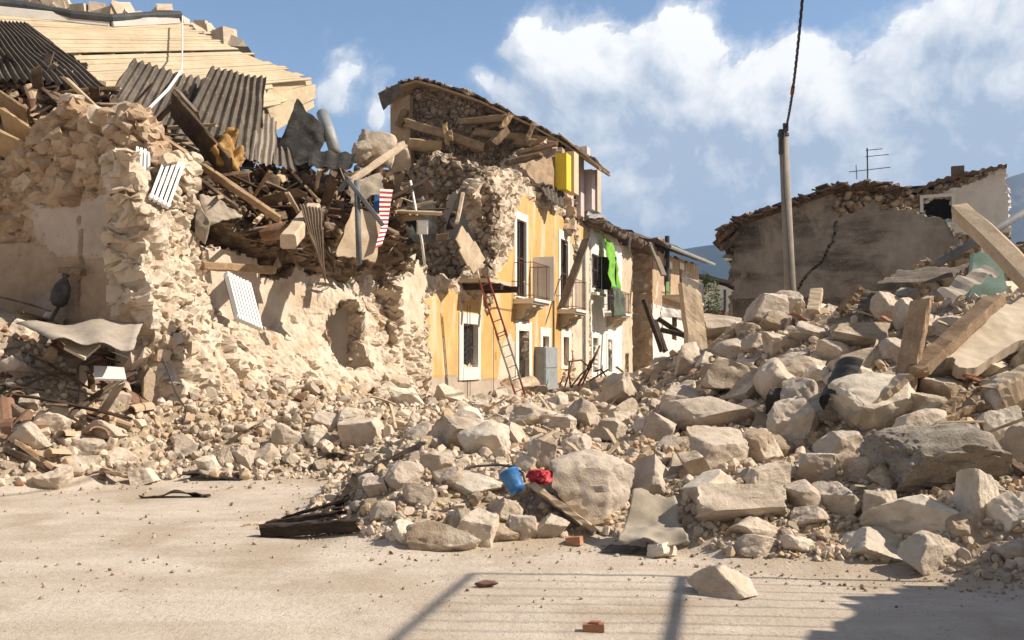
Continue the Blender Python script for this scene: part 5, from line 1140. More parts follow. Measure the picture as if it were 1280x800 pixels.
def radiator(c, n, label):
    c = [np.asarray(p, float) for p in c]; ux = (c[1]-c[0]); uy = c[3]-c[0]; nr = np.cross(ux, uy); nr /= np.linalg.norm(nr); nr = nr if nr[1] < 0 else -nr
    root = empty('radiator', (c[0]+c[1]+c[2]+c[3])/4-nr*.06, label, 'radiator'); w_ = np.linalg.norm(ux)/n
    exn, eyn = ux/np.linalg.norm(ux), uy/np.linalg.norm(uy)
    m = MB()
    for k in range(n): m.box((c[0]*(1-(k+.5)/n)+c[1]*(k+.5)/n+c[3]*(1-(k+.5)/n)+c[2]*(k+.5)/n)/2, (w_*.62, np.linalg.norm(uy), .085), [exn, eyn, nr])
    m.obj('panel', MT['enamel'], root)
    for t in (.07, .93): m = MB(); m.tube([c[0]*(1-t)+c[3]*t-nr*.01, c[1]*(1-t)+c[2]*t-nr*.01], .04, 10); m.obj('header', MT['enamel'], root)
    m = MB(); m.box((c[0]+c[1]+c[2]+c[3])/4-nr*.05, (w_*n*.96, np.linalg.norm(uy)*.94, .012), [exn, eyn, nr]); m.obj('rib_shade_plate', MT['blackdust'], root); return root  # black plate paints the shade between the white ribs
radiator(PT([(205,194,14.0),(232,207,14.15),(211,262,13.75),(185,247,13.6)]), 5, 'white four-panel radiator propped on the broken top of the torn wall')
radiator(PT([(169,185,14.1),(189,190,14.2),(187,226,13.85),(168,220,13.75)]), 4, 'smaller dusty white radiator half hidden behind the wall edge')
P3 = [at(281,340,13.9), at(311,353,14.3), at(328,415,14.1), at(296,399,13.7)]
radiator(P3, 8, 'white ribbed radiator hanging askew on the torn wall')
m = MB(); m.sheet(PT([(248,246,15.0),(275,240,15.3),(306,268,15.5),(262,282,14.9)]), 30, 24, warp=.14, thick=.03, jag=.05, wsc=2.5); m.sheet(PT([(246,250,14.95),(264,280,14.9),(256,306,14.8),(242,290,14.85)]), 16, 16, warp=.08, thick=.03, jag=.04, wsc=2.5); one(m, 'blanket', MT['fleece'], 'crumpled dusty grey blanket spilling from the debris', 'blanket', smooth=True)
m = MB(); m.sheet(PT([(371,259,15.9),(401,262,16.2),(409,354,15.8),(398,322,15.6)]), 48, 20, amp=.022, waves=7, warp=.09, thick=.008, jag=.02); one(m, 'curtain', MT['cloth_brown'], 'brown ribbed curtain hanging over the broken edge', 'curtain', smooth=True)
m = MB(); m.tube(PT([(446,226,17.4),(449,330,17.0)]), .055, 10); one(m, 'steel_post', MT['metal'], 'grey steel tube standing upright in front of the debris', 'post', smooth=True)
m = MB(); m.beam(at(434,224,17.2), at(479,282,17.3), .10, .08, rough=.002, jag=0); m.beam(at(424,238,17.3), at(437,222,17.2), .10, .07, rough=.002, jag=0); one(m, 'steel_strut', MT['metal'], 'bent grey metal strut crossing the steel tube', 'strut')
m = MB(); m.sheet(PT([(441,258,17.9),(477,270,18.2),(470,326,17.7),(419,319,17.4)]), 14, 12, warp=.03, thick=.04, jag=.06); one(m, 'wooden_panel', MT['wood_pale'], 'curved light brown wooden panel behind the steel tube', 'panel')
st = empty('striped_strap', at(474,308,17.6), 'red and white striped strap hanging right of the steel tube', 'strap')
A = np.array(PT([(475,236,18.0),(474,262,17.9),(476,285,17.8),(469,310,17.6)])); B = np.array(PT([(491,237,18.1),(487,262,18.0),(484,285,17.9),(477,307,17.7)]))
ma = MB(); mb_ = MB()
for i in range(26):
    t0, t1 = i/26*3, (i+1)/26*3
    f = lambda C, t: C[min(int(t), 2)]*(1-(t-min(int(t), 2)))+C[min(int(t), 2)+1]*(t-min(int(t), 2))
    (ma if i % 2 else mb_).prism([f(A, t0), f(B, t0), f(B, t1), f(A, t1)], np.array([0, .02, 0]))
ma.obj('stripe', MT['stripe'], st, label='red stripes'); mb_.obj('stripe', MT['enamel'], st, label='white stripes')
m = MB(); m.sheet(PT([(468,243,18.1),(476,244,18.1),(475,262,18.0),(467,262,18.0)]), 8, 8, warp=.05, thick=.01, jag=.08); one(m, 'blue_scrap', MT['blue'], 'blue scrap of plastic beside the striped strap', 'scrap')
m = MB(); m.sheet(PT([(436,226,18.3),(476,214,18.8),(482,236,18.3),(440,246,17.9)]), 18, 14, warp=.14, thick=.02, jag=.05); one(m, 'carpet', MT['fleece'], 'stiff brown piece of carpet draped above the striped strap', 'carpet')
m = MB(); m.tube(PT([(513,226,20.8),(521,270,20.6),(527,300,20.7),(531,332,20.8)]), .035, 6); one(m, 'white_pipe', MT['enamel'], 'thin white pipe hanging down the torn masonry', 'pipe', smooth=True)
m = MB(); m.box(at(528,284,20.3), (.24, .12, .3)); m.box(at(528,284,20.2), (.18, .02, .24)); one(m, 'fuse_box', MT['enamel'], 'small white fuse box beside the hanging white pipe', 'box')
m = MB(); m.sheet(PT([(506,250,21.2),(543,246,21.6),(546,300,21.0),(508,306,20.6)]), 14, 14, warp=.15, thick=.02, jag=.06); one(m, 'gap_shade_sheet', MT['felt'], 'black sheet put in as the shade of the gap beside the fuse box', 'sheet')  # black sheet added to paint the shade of the gap
big_beam('plank', (580,236,24.6), (562,286,23.2), .2, .1, 'black_wood', 'dark leaning timber inside the opened room'); big_beam('plank', (579,240,23.8), (571,280,23.0), .09, .06, 'wood_pale', 'pale stick leaning inside the opened room', 'stick'); big_beam('plank', (586,252,24.4), (566,268,23.2), .12, .06, 'wood_old', 'short dark stick crossing the opened room', 'stick')
m = MB(); m.planks(PT([(570,300,22.9),(578,278,23.4),(606,326,24.4),(592,342,23.9)]), 4, thick=.03, jit=.03, ends=.15); one(m, 'loose_boarding', MT['wood_pale'], 'grey boarded panel slid down onto the broken balcony slab', 'panel')
# rubble lying on the broken balcony slab and on the wall tops
# loose planks and roof tiles on the debris
prot = {}
def copies(proto, pts, base, group, lo, hi, tilt=1.2):
    for i, p in enumerate(pts):
        o = bpy.data.objects.new(proto.name.split('.')[0], proto.data); COL.objects.link(o); o.location = p; s = RNG.uniform(lo, hi); o.scale = (s*RNG.uniform(.8,1.5), s*RNG.uniform(.7,1.1)**.5, min(s, 1.15))
        o.rotation_euler = (RNG.normal(0, .45)*tilt, RNG.normal(0, .45)*tilt, RNG.uniform(0, 6.28)); px, py, _ = project(p)
        tag(o, rel_label(base[0], px, py), base[1], group)
MARKS += [(75,60,'the large corrugated sheet'), (200,120,'the middle corrugated sheet'), (285,140,'the right corrugated sheet'), (375,170,'the black roofing felt'), (210,230,'the propped radiator'), (270,220,'the longest brown plank'), (275,270,'the grey blanket'), (390,300,'the brown curtain'), (448,280,'the steel tube'), (480,270,'the striped strap'), (526,285,'the white fuse box'), (20,160,'the orange brown boards'), (250,170,'the wide dark door panel'), (120,180,'the inner wall top')]
m = MB(); m.beam((-.5,0,0), (.5,0,0), .12, .022, seg=6, rough=.005, jag=.12, bend=.02); pp = m.obj('plank', MT['wood_old']); 
n = 250; u = RNG.uniform(0, 7, n); v = RNG.uniform(.45, 2.7, n); P = heap_pt(u, v)+ZU*RNG.uniform(.0, .3, n)[:, None]+N*RNG.uniform(0, .3, n)[:, None]
copies(pp, P, ('broken dark board', 'board'), 'broken boards in the roof debris', .6, 1.9); bpy.data.objects.remove(pp)
m = MB(); m.beam((-1.1,0,0), (1.1,0,0), .10, .06, seg=9, rough=.006, jag=.16, bend=.03); pp = m.obj('batten', MT['wood'])
n = 44; u = RNG.uniform(1.5, 7, n); v = RNG.uniform(.5, 2.4, n); P = heap_pt(u, v)+ZU*RNG.uniform(.1, .4, n)[:, None]+N*RNG.uniform(.1, .4, n)[:, None]
copies(pp, P[:26], ('long thin batten', 'batten'), 'long battens in the roof debris', .55, 1.0, .8); pp.data = pp.data.copy(); pp.data.materials[0] = MT['wood_pale']
copies(pp, P[26:], ('long pale batten', 'batten'), 'long battens in the roof debris', .5, .9, .8); bpy.data.objects.remove(pp)
V = []; F = []
for s_ in (0, 1):
    for i in range(7):
        a = math.pi*i/6
        for y in (-.22, .22): k = (.095 if y < 0 else .08)-s_*.014; V.append((k*math.cos(a), y, k*math.sin(a)))
for i in range(6): F += [(i*2, i*2+2, i*2+3, i*2+1), (14+i*2, 14+i*2+1, 14+i*2+3, 14+i*2+2), (i*2, 14+i*2, 14+i*2+2, i*2+2), (i*2+1, i*2+3, 14+i*2+3, 14+i*2+1)]
F += [(0,1,15,14), (12,26,27,13)]
m = MB(); m.add(V, F); pt = m.obj('roof_tile', MT['tile'])
n = 120; u = np.concatenate([RNG.uniform(0, 2.6, 60), RNG.uniform(3, 7, 60)]); v = RNG.uniform(.5, 2.5, n); P = heap_pt(u, v)+ZU*RNG.uniform(.08, .25, n)[:, None]+N*RNG.uniform(.05, .32, n)[:, None]
copies(pt, P, ('broken half-round clay tile', 'roof tile'), 'clay roof tiles in the debris', .75, 1.25, 1.6)
n = 26; x = RNG.uniform(-6.9, -5.4, n); y = RNG.uniform(11.6, 14, n); P = np.stack([x, y, height(x, y)+.06], 1); copies(pt, P, ('half-round clay tile on the corner heap', 'roof tile'), 'clay roof tiles on the corner heap', .8, 1.2, 1.0)
bpy.data.objects.remove(pt)
n = 1100; u = RNG.uniform(0, 7, n); v = RNG.uniform(0, 3.0, n); P = heap_pt(u, v)+ZU*RNG.uniform(.05, .3, n)[:, None]+N*RNG.uniform(0, .3, n)[:, None]
scatter_stuff('debris_crumbs', n, .04, .17, 3, [MT['debris'], MT['tile'], MT['wood_old'], MT['small3']], 'crumbled tiles, mortar and splinters filling the roof debris', 'debris', None, pts=(P[:, 0], P[:, 1], P[:, 2]), probs=[.4,.15,.3,.15], pw=1.6)
m = MB(); m.sheet([at(258,195,15.7), at(285,160,16.4), at(305,190,16.6), at(300,215,16.0)], 16, 16, warp=.25, thick=.12, jag=.1, wsc=4); one(m, 'insulation', MT['insul'], 'rust brown clump of straw insulation right of the wide dark door panel', 'insulation', smooth=True)
for px, py, w_, h_, Yd, lab in ((470,188,44,40,20.6,'white lump of masonry on top of the debris left of the gabled house'), (498,196,26,30,21.4,'smaller white lump of masonry beside the dark gable'), (452,190,24,24,20.2,'small pale stone at the left of the white masonry lump'), (88,132,30,24,15.3,'white stone perched on the inner wall top'), (150,150,34,36,15.0,'squared white stone at the top of the torn wall'), (112,146,26,22,15.2,'rounded white stone on the inner wall top')):
    add_rock(px, py, w_, h_, label=lab, Y=Yd, lv=4)
# hanging bag, peg, loose cable on the inner wall
qw = lambda x, y, d=.1: plane_hit(x, y, CORN-U*(d+.1), -U)
m = MB(); c = qw(72,362,.2); m.lathe(c-ZU*.27, [(.0,0),(.08,.01),(.13,.08),(.145,.2),(.12,.33),(.06,.42),(.035,.45),(.06,.49),(.05,.52),(.0,.52)], 16, ax=[(1,0,-.25),(0,.7,0),(.25,0,1)]); one(m, 'hanging_bag', MT['blackdust'], 'dusty black bag hanging on the inner wall below a wooden peg', 'bag', smooth=True)
m = MB(); m.beam(qw(75,337,.12), qw(105,341,.12), .12, .10, jag=.03); one(m, 'peg', MT['wood'], 'wooden peg block stuck in the inner wall above the black bag', 'peg')
m = MB(); m.tube([at(203,448,13.6), at(212,470,13.5), at(220,492,13.4), at(233,512,13.3), at(229,530,13.2)], .012, 5); one(m, 'loose_cable', MT['metal_dark'], 'loose black cable dangling at the corner of the torn wall', 'cable')
m = MB(); m.tube(PT([(228,20,22.4),(228,60,21),(227,88,18.2)]) , .018, 5); m.tube(PT([(227,88,18.2),(210,112,17.4),(186,136,16.6)]), .03, 6); one(m, 'roof_cable', MT['enamel'], 'white cable drooping over the middle corrugated sheet', 'cable')
# corner heap at the left
def gl(px, py, lift=0): return at(px, py, ground_hit(px, py+lift)[1])
m = MB(); m.sheet([at(22,404,13.3), at(180,400,13.8), at(166,437,12.7), at(66,424,12.5)], 14, 20, amp=.04, waves=2, warp=.022, thick=.012, jag=.02); one(m, 'metal_sheet', MT['eternit_pale'], 'bent grey metal sheet roofing the left heap', 'metal sheet', smooth=True)
m = MB(); m.sheet([at(117,457,13.1), at(155,459,13.1), at(158,474,12.7), at(118,473,12.7)], 8, 5, warp=.004, thick=.03); one(m, 'white_board', MT['enamel'], 'flat white board below the bent metal sheet', 'board')
m = MB(); m.sheet([at(86,424,13.0), at(126,430,13.0), at(106,448,12.6), at(80,434,12.6)], 6, 5, warp=.01, thick=.04); one(m, 'grey_board', MT['slab'], 'grey slab tucked under the bent metal sheet', 'board')
for a, b, w_, h_, mt, lab in (((3,566),(76,596),.11,.09,'wood_old','dark plank nearest the road in the left heap'), ((20,556),(70,592),.14,.06,'wood','reddish plank just behind the dark plank'), ((-10,500),(32,528),.2,.16,'wood_old','thick dark timber at the left picture edge'), ((-10,440),(80,428),.1,.09,'wood_old','thin dark rafter under the bent metal sheet'),
                              ((104,512),(105,462),.1,.08,'wood_pale','short upright post below the bent metal sheet'), ((0,380),(18,345),.1,.08,'wood','orange brown slat leaning at the left edge'), ((-8,372),(12,334),.1,.08,'deck_dark','second slat leaning at the left edge'), ((125,592),(160,601),.14,.04,'wood','reddish board end beside the flat pale slab')):
    m = MB(); m.beam(gl(*a, 4)+ZU*.05, gl(*b, 4)+ZU*.05, w_, h_, .3); one(m, 'plank', MT[mt], lab, 'timber')
m = MB()
for i in range(16):
    x = RNG.uniform(25, 110); y = RNG.uniform(440, 490); p = gl(x, y, 10); d = RNG.normal(size=3)*.35; d[1] *= .5; m.tube([p, p+d*.5+ZU*.10, p+d*np.array([1,1,.4])], .004, 4)
one(m, 'wire_tangle', MT['zinc'], 'tangle of thin wire mesh under the bent metal sheet', 'wire')
# ================================================================== MIDDLE AND RIGHT HEAPS
bk = ground_hit(641,610); c = at(640,599,bk[1]-.55); root = empty('bucket', c-ZU*.1, 'blue plastic bucket lying beside the red cloth', 'bucket'); ax = np.array(Euler((.55, .45, .3)).to_matrix())
m = MB(); m.lathe(c-np.array([0,0,.12])@ax, [(0,0),(.068,0),(.072,.02),(.092,.17),(.098,.175),(.098,.19),(.09,.19),(.086,.165),(.066,.025),(0,.02)], 20, ax=ax); m.obj('body', MT['blue'], root, smooth=True)
m = MB(); m.tube([c+(np.array([.095*math.cos(a), .095*math.sin(a)*.35, .06+.10*math.sin(a)]))@ax for a in np.linspace(0, math.pi, 10)], .004, 5); m.obj('handle', MT['metal'], root)
m = MB(); g = ground_hit(680,606); c = at(680,596,g[1]-.45); m.add(rock_shape(4, 77, .1)*np.array([.33,.22,.11])*1.0+c+fbm(ICO[4][0]*3, 1.4, 4, 5)[:, None]*.05, ICO[4][1].tolist()); one(m, 'red_cloth', MT['red'], 'crumpled red cloth between the blue bucket and the largest boulder', 'cloth', smooth=True)
m = MB(); pts = [at(x, y, ground_hit(x, y+14)[1]) for x, y in ((553,604),(570,592),(592,583),(622,581),(643,583),(654,592),(656,602))]; m.tube(pts, .012, 6); one(m, 'cable_loop', MT['blackdust'], 'dark cable arching over the stones to the blue bucket', 'cable', smooth=True)
def gb(a, la, b, lb, w_, h_, mat, label, cat='plank', roll=0, name='plank', bend=0, jag=.13, rough=.009):
    m = MB(); m.beam(at(a[0], a[1], ground_hit(a[0], a[1]+la)[1]), at(b[0], b[1], ground_hit(b[0], b[1]+lb)[1]), w_, h_, roll, seg=14, bend=bend, jag=jag, rough=rough); return one(m, name, MT[mat], label, cat)
gb((662,604),34,(750,670),2,.20,.055,'wood_pale','pale plank leaning down against the largest boulder', roll=.5)
gb((322,664),6,(456,656),8,.12,.11,'black_wood','dark old beam lying on the road at the tip of the middle heap', 'beam', name='beam', jag=.09)
gb((330,655),6,(430,640),10,.13,.04,'black_wood','thin dark board behind the dark beam on the road')
gb((300,657),2,(345,655),2,.035,.03,'wood_pale','short stick lying left of the dark beam','stick', name='stick')
gb((348,650),8,(440,622),14,.10,.03,'black_wood','second dark lath rising behind the dark beam')
gb((420,640),8,(447,590),26,.07,.03,'black_wood','dark lath standing up from the middle heap'); gb((440,600),18,(532,552),12,.08,.03,'black_wood','long dark lath along the crest of the middle heap')
gb((752,686),2,(822,690),2,.24,.03,'eternit','flat grey board lying in front of the grey tarpaulin', roll=0, name='board')
m = MB(); Yt = ground_hit(815,676)[1]-.35; m.sheet([at(771,672,Yt-.1), at(794,622,Yt+.5), at(842,634,Yt+.45), at(862,682,Yt-.2)], 34, 30, warp=.13, thick=.01, jag=.07, wsc=2.2); one(m, 'tarpaulin', MT['tarp'], 'torn dusty grey tarpaulin draped over stones at the road edge', 'tarpaulin', smooth=True)
m = MB(); Yt = ground_hit(850,600)[1]; m.sheet([at(833,592,Yt), at(842,566,Yt+.3), at(868,572,Yt+.3), at(872,600,Yt-.1)], 20, 18, warp=.14, thick=.012, jag=.05, wsc=2.4); one(m, 'curled_mat', MT['tarp'], 'curled brown mat standing right of the boulder above the tarpaulin', 'mat', smooth=True)
m = MB(); Yt = 16.6; m.sheet([at(853,352,Yt), at(876,366,Yt+.15), at(892,484,Yt+.1), at(866,484,Yt-.1)], 16, 30, warp=.03, thick=.13, jag=.06, wsc=3); one(m, 'panel', MT['wood_pale'], 'tall pale broken panel standing upright at the street end', 'panel')
gb((1127,500),10,(1153,368),118,.26,.06,'wood','upright weathered plank standing in the right heap', roll=.2)
gb((1140,470),40,(1246,372),75,.24,.12,'wood','broad dusty beam slanting up right of the upright plank', 'beam', name='beam')
gb((1060,528),22,(1135,468),50,.22,.07,'wood_pale','grey plank wedged under the upright plank')
m = MB(); m.beam(at(1294,358,11.0), at(1197,262,12.4), .24, .2, .4, bend=.04, jag=.12, rough=.012); one(m, 'timber', MT['wood_pale'], 'thick pale timber jutting up at the right edge of the heap', 'timber')
m = MB(); m.tube([at(1172,330,13.0), at(1300,254,13.4)], .055, 10); one(m, 'steel_pole', MT['metal'], 'blue-grey steel pole crossing behind the thick pale timber', 'pole', smooth=True)
m = MB(); m.sheet([at(1218,316,14.6), at(1250,312,14.6), at(1262,372,14.5), at(1212,372,14.5)], 12, 14, warp=.03, thick=.12, jag=.07); one(m, 'painted_wall', MT['turq'], 'turquoise painted piece of wall behind the thick timber', 'wall')
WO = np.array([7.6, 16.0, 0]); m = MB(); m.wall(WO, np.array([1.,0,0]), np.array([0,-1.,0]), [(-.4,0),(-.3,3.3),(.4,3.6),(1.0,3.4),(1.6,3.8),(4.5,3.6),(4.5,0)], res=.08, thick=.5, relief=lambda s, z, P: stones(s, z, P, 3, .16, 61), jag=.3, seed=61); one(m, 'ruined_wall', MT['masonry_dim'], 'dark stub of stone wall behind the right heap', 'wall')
m = MB(); m.sheet([at(1170,430,10.1), at(1296,356,11.4), at(1340,392,10.7), at(1206,464,9.6)], 60, 30, warp=.02, thick=.14, jag=.05, wsc=3); one(m, 'concrete_slab', MT['slab'], 'large smooth concrete slab tilted at the right edge', 'slab')
m = MB(); m.sheet([at(1096,350,12.9), at(1128,337,13.9), at(1210,330,14.4), at(1190,346,13.4)], 40, 12, amp=.035, waves=4, warp=.06, thick=.012, jag=.03); one(m, 'corrugated_sheet', MT['eternit'], 'dark corrugated sheet lying on the crest of the right heap', 'roof sheet')
m = MB(); m.sheet([at(1170,368,12.2), at(1230,330,13.3), at(1250,344,12.9), at(1192,378,11.8)], 14, 30, amp=.035, waves=3, warp=.06, thick=.012, jag=.03); one(m, 'corrugated_sheet', MT['eternit_pale'], 'pale dusty corrugated sheet sloping beside the thick timber', 'roof sheet')
m = MB(); m.sheet([at(1072,385,13.4), at(1080,362,13.9), at(1100,366,13.9), at(1098,388,13.2)], 24, 8, amp=.03, waves=3, warp=.05, thick=.012, jag=.03); one(m, 'corrugated_sheet', MT['eternit'], 'small dark corrugated scrap standing right of the pole', 'roof sheet')
gb((1050,392),12,(1076,358),40,.22,.12,'wood','stubby brown timber end on the crest right of the pole','timber', name='timber'); gb((1016,392),10,(1021,362),34,.2,.1,'wood_pale','pale stub of timber beside the pole foot','timber', name='timber')
gb((960,424),6,(1000,416),12,.14,.03,'deck','yellowish splinter of board below the pole'); gb((905,450),4,(935,432),10,.06,.03,'deck','thin yellowish stick on the heap left of the pole','stick', name='stick')
gb((1155,538),12,(1220,508),20,.07,.06,'wood','brown stick above the rough grey concrete lump','stick', name='stick'); gb((1214,512),12,(1256,503),16,.07,.06,'wood','short reddish stick beneath the log end','stick', name='stick'); gb((1170,522),16,(1212,488),26,.12,.05,'wood','brown board behind the sticks right of the big angular boulder')
gb((1236,502),16,(1310,462),40,.30,.26,'wood_pale','thick round-edged log end at the right picture edge','log', name='log')
gb((1236,560),14,(1290,596),8,.1,.05,'wood_old','dark batten at the right picture edge beside the grey lump','timber')
cd = ground_hit(1062,506); c = at(1062,486,cd[1]-.3); m = MB(); V = []; F = []
AXD = np.array(Euler((.5, -.55, .3)).to_matrix())
for j in range(13):
    for i in range(25):
        a = math.radians(20+i*11); r = .235+.012*math.sin(j*2.4); V.append(c+np.array([r*math.cos(a), r*math.sin(a), -.27+.54*j/12])@AXD)
F = [(j*25+i, j*25+i+1, (j+1)*25+i+1, (j+1)*25+i) for j in range(12) for i in range(24)]; m.add(V, F)
m.add([c+(np.asarray(v)-c)*.985 for v in V], [tuple(reversed(f)) for f in F]); one(m, 'drum', MT['blackdust'], 'crushed black ribbed drum between the boulders and the upright plank', 'drum', smooth=True)
m = MB(); g = ground_hit(972,522); c = at(972,503,g[1]); m.add(rock_shape(4, 88, .3)*np.array([.30,.2,.36])+c, ICO[4][1].tolist()); one(m, 'plastic_sheet', MT['blackdust'], 'crumpled black plastic sheet left of the pointed boulder', 'plastic sheet')
m = MB(); g = ground_hit(955,540)[1]; m.sheet([at(930,540,g), at(948,518,g+.3), at(985,528,g+.2), at(968,552,g-.1)], 20, 16, warp=.14, thick=.012, jag=.08, wsc=3); one(m, 'torn_cloth', MT['fleece'], 'torn brown cloth caught under the black plastic sheet', 'cloth', smooth=True)
# rusty rods in front of the ochre house
sr = [((702,490),(712,452)),((714,488),(716,448)),((716,486),(748,436)),((722,488),(750,432)),((718,484),(738,450)),((712,480),(740,458)),((744,458),(757,470)),((720,488),(760,462)),((700,486),(706,470)),((710,446),(735,458))]
for a, b in sr:
    Y0 = 30.5; m = MB(); m.tube([at(a[0], a[1]+6, Y0), (at(a[0], a[1], Y0)+at(b[0], b[1], Y0+.8))/2+RNG.normal(size=3)*.08, at(b[0], b[1], Y0+.8)], .03, 5); one(m, 'rusty_rod', MT['rust'], rel_label('thin rusty rod sticking up', *b, 'the rusty rods'), 'rod', 'rusty rods before the ochre house')
for (x0, y0, x1, y1, Y0, lab) in ((805,374,828,440,40,'dark fallen rafter at the left of the dark recess'), (822,398,862,424,39,'dark fallen rafter slanting down before the far house'), (818,400,832,440,40,'thin dark rafter leaning in the dark recess'), (826,412,858,420,38.5,'charred short rafter lying above the street rubble')):
    m = MB(); m.beam(at(x0, y0, Y0), at(x1, y1, Y0-.6), .2, .2); one(m, 'fallen_rafter', MT['black_wood'], lab, 'rafter')
# leaning plank on the right balcony, green netting
m = MB(); m.beam(fq(fp(700,388,.5)[0], fp(700,386,.5)[1], .55), fq(fp(733,298,.75)[0], fp(733,298,.75)[1], .75), .38, .06, .3); one(m, 'plank', MT['eternit'], 'dark plank leaning across the right balcony up to the white house', 'plank')
gt = lambda x, y, o=.75: fq(*fp(x, y, o), o)
m = MB(); m.sheet([gt(757,300,.3), gt(764,304,.35), gt(779,366,.85), gt(764,362,.8)], 14, 30, amp=.04, waves=3, warp=.14, thick=.01, jag=.04); m.sheet([gt(742,286,.15), gt(757,300,.3), gt(760,312,.35), gt(748,290,.15)], 8, 12, warp=.08, thick=.01, jag=.05); one(m, 'green_netting', MT['green'], 'bright green netting hanging down the white house onto its balcony', 'netting', smooth=True)
MT['darknet'] = material('dusty_green_netting', [(.05,.07,.05),(.09,.11,.08),(.15,.17,.13)], 3, .3, .9)
m = MB(); m.sheet([gt(764,358,.85), gt(776,360,.85), gt(785,395,.9), gt(766,396,.85)], 14, 14, amp=.03, waves=3, warp=.12, thick=.01, jag=.06); one(m, 'dark_netting', MT['darknet'], 'dark bunched netting over the railing of the white house balcony', 'netting', smooth=True)
# screen and cloth at the gabled house's lower edge
m = MB(); m.sheet([at(648,205,30.6), at(700,196,33.0), at(697,236,32.4), at(652,214,30.0)], 12, 40, amp=.05, waves=4, warp=.12, thick=.02, jag=.04); one(m, 'reed_screen', MT['net'], 'sagging corrugated screen beside the yellow wall end', 'screen')
m = MB(); m.sheet([at(678,230,31.6), at(706,236,32.8), at(704,262,32.4), at(684,246,31.4)], 40, 10, amp=.05, waves=5, warp=.08, thick=.01, jag=.05); one(m, 'grey_drape', MT['eternit'], 'dark grey ribbed drape hanging over the ochre wall top', 'drape', smooth=True)
m = MB(); m.sheet([gt(728,274,.1), gt(752,268,.2), gt(757,272,-.8), gt(735,272,-1.2)], 10, 6, warp=.1, thick=.1, jag=.05); one(m, 'canopy', MT['eternit_pale'], 'pale sheet lying on the white house wall top', 'sheet')
# ladder
lad = empty('ladder', at(657,510,25.2), 'long red and bare metal ladder leaning on the broken balcony bracket', 'ladder')
Ltop = fq(fp(603,348,1.05)[0], fp(603,348,1.05)[1], 1.08); Lbot = at(657,509,24.6); d = Lbot-Ltop; LL = np.linalg.norm(d); d /= LL; sd = np.cross(d, np.array([.3,-1,.2])); sd /= np.linalg.norm(sd); wd_ = .13
for t0, t1, mt, of, nm in ((0,.46,'redpaint',0,'upper_section'), (.40,.80,'zinc',.045,'middle_section'), (.74,1,'redpaint',.09,'lower_section')):
    sc_e = empty_child(nm, Ltop+d*LL*(t0+t1)/2, lad); nn = np.cross(d, sd)
    for sg in (-1, 1): m = MB(); m.beam(Ltop+d*LL*t0+sd*sg*wd_+nn*of, Ltop+d*LL*t1+sd*sg*wd_+nn*of, .055, .035, rough=.001, jag=0, seg=2); m.obj('rail', MT[mt], sc_e)
    k = int((t1-t0)*LL/.28)
    for i in range(k): t = t0+(t1-t0)*(i+.5)/k; m = MB(); m.tube([Ltop+d*LL*t-sd*wd_+nn*of, Ltop+d*LL*t+sd*wd_+nn*of], .014, 6); m.obj('rung', MT[mt], sc_e)
m = MB(); m.beam((-.5,0,0), (.5,0,0), .075, .03, seg=6, rough=.006, jag=.12, bend=.02); pp = m.obj('splinter', MT['wood_pale'])
x, y, h = sample(900, 1.0); mk = onheap(x, y, h) & (h > .25) & (y < 20); x, y, h = x[mk][:46], y[mk][:46], h[mk][:46]
copies(pp, np.stack([x, y, h+RNG.uniform(.10, .24, len(x))], 1), ('broken wood splinter', 'splinter'), 'wood splinters on the stone heaps', .3, .95, .7)
x = RNG.uniform(-7.6, -5.6, 26); y = RNG.uniform(12.0, 14.4, 26); pp.data = pp.data.copy(); pp.data.materials[0] = MT['wood_old']
copies(pp, np.stack([x, y, height(x, y)+RNG.uniform(.08, .3, 26)], 1), ('dark broken batten', 'batten'), 'dark battens in the corner heap', .6, 1.6, .8); bpy.data.objects.remove(pp)
x = RNG.uniform(0.5, 7.5, 400); y = RNG.uniform(7, 16, 400); h = height(x, y); mk = (h > .3); x, y, h = x[mk][:7], y[mk][:7], h[mk][:7]
m = MB(); m.add(rock_shape(4, 3, 1.)*np.array([.25,.12,.06]), ICO[4][1].tolist()); pp = m.obj('brick', MT['brick']); copies(pp, np.stack([x, y, h+.1], 1), ('broken red brick', 'brick'), 'broken bricks among the stones', .7, 1.1, .8); bpy.data.objects.remove(pp)
# ================================================================== POLE, CABLES, LAMPS
pb = at(990,400,17.6); ptp = at(979,163,18.6)
up = empty('utility_pole', (ptp[0]+.02, ptp[1], hz(ptp[0], ptp[1])-.1), 'tall grey concrete utility pole standing behind the right heap', 'pole')
m = MB(); b0 = np.array([at(990.5,378,18.6)[0], ptp[1], hz(ptp[0], ptp[1])-.3]); m.tube([b0, b0*.6+ptp*.4, ptp], [.125,.108,.092], 20); m.obj('shaft', MT['pole'], up, smooth=True)
m = MB(); m.box(ptp+np.array([-.07,-.06,-.25]), (.07,.1,.5)); m.tube([ptp-ZU*.12+np.array([0,0,0]), ptp-ZU*.06], .115, 16); m.box(ptp+np.array([.02,-.1,.04]), (.1,.06,.16)); m.obj('bracket', MT['metal_dark'], up)
m = MB(); m.tube([ptp+np.array([-.02,-.12,.0]), ptp+np.array([-.03,-.13,-1.2]), b0+np.array([-.05,-.16,1.0])], .012, 5); m.obj('earth_wire', MT['metal_dark'], up)
ca, cb = ptp+np.array([.03,-.1,.05]), at(1004,-14,14.2)
cb2 = cb+(cb-ca)/np.linalg.norm(cb-ca)*7+np.array([-2.5,-6,.6])
def cat_(t):
    return ca*(1-t)+cb*t-ZU*.55*4*t*(1-t)*.5
cbun = empty('overhead_cable', ca, 'black twisted cable bundle rising from the pole top towards the viewer', 'cable')
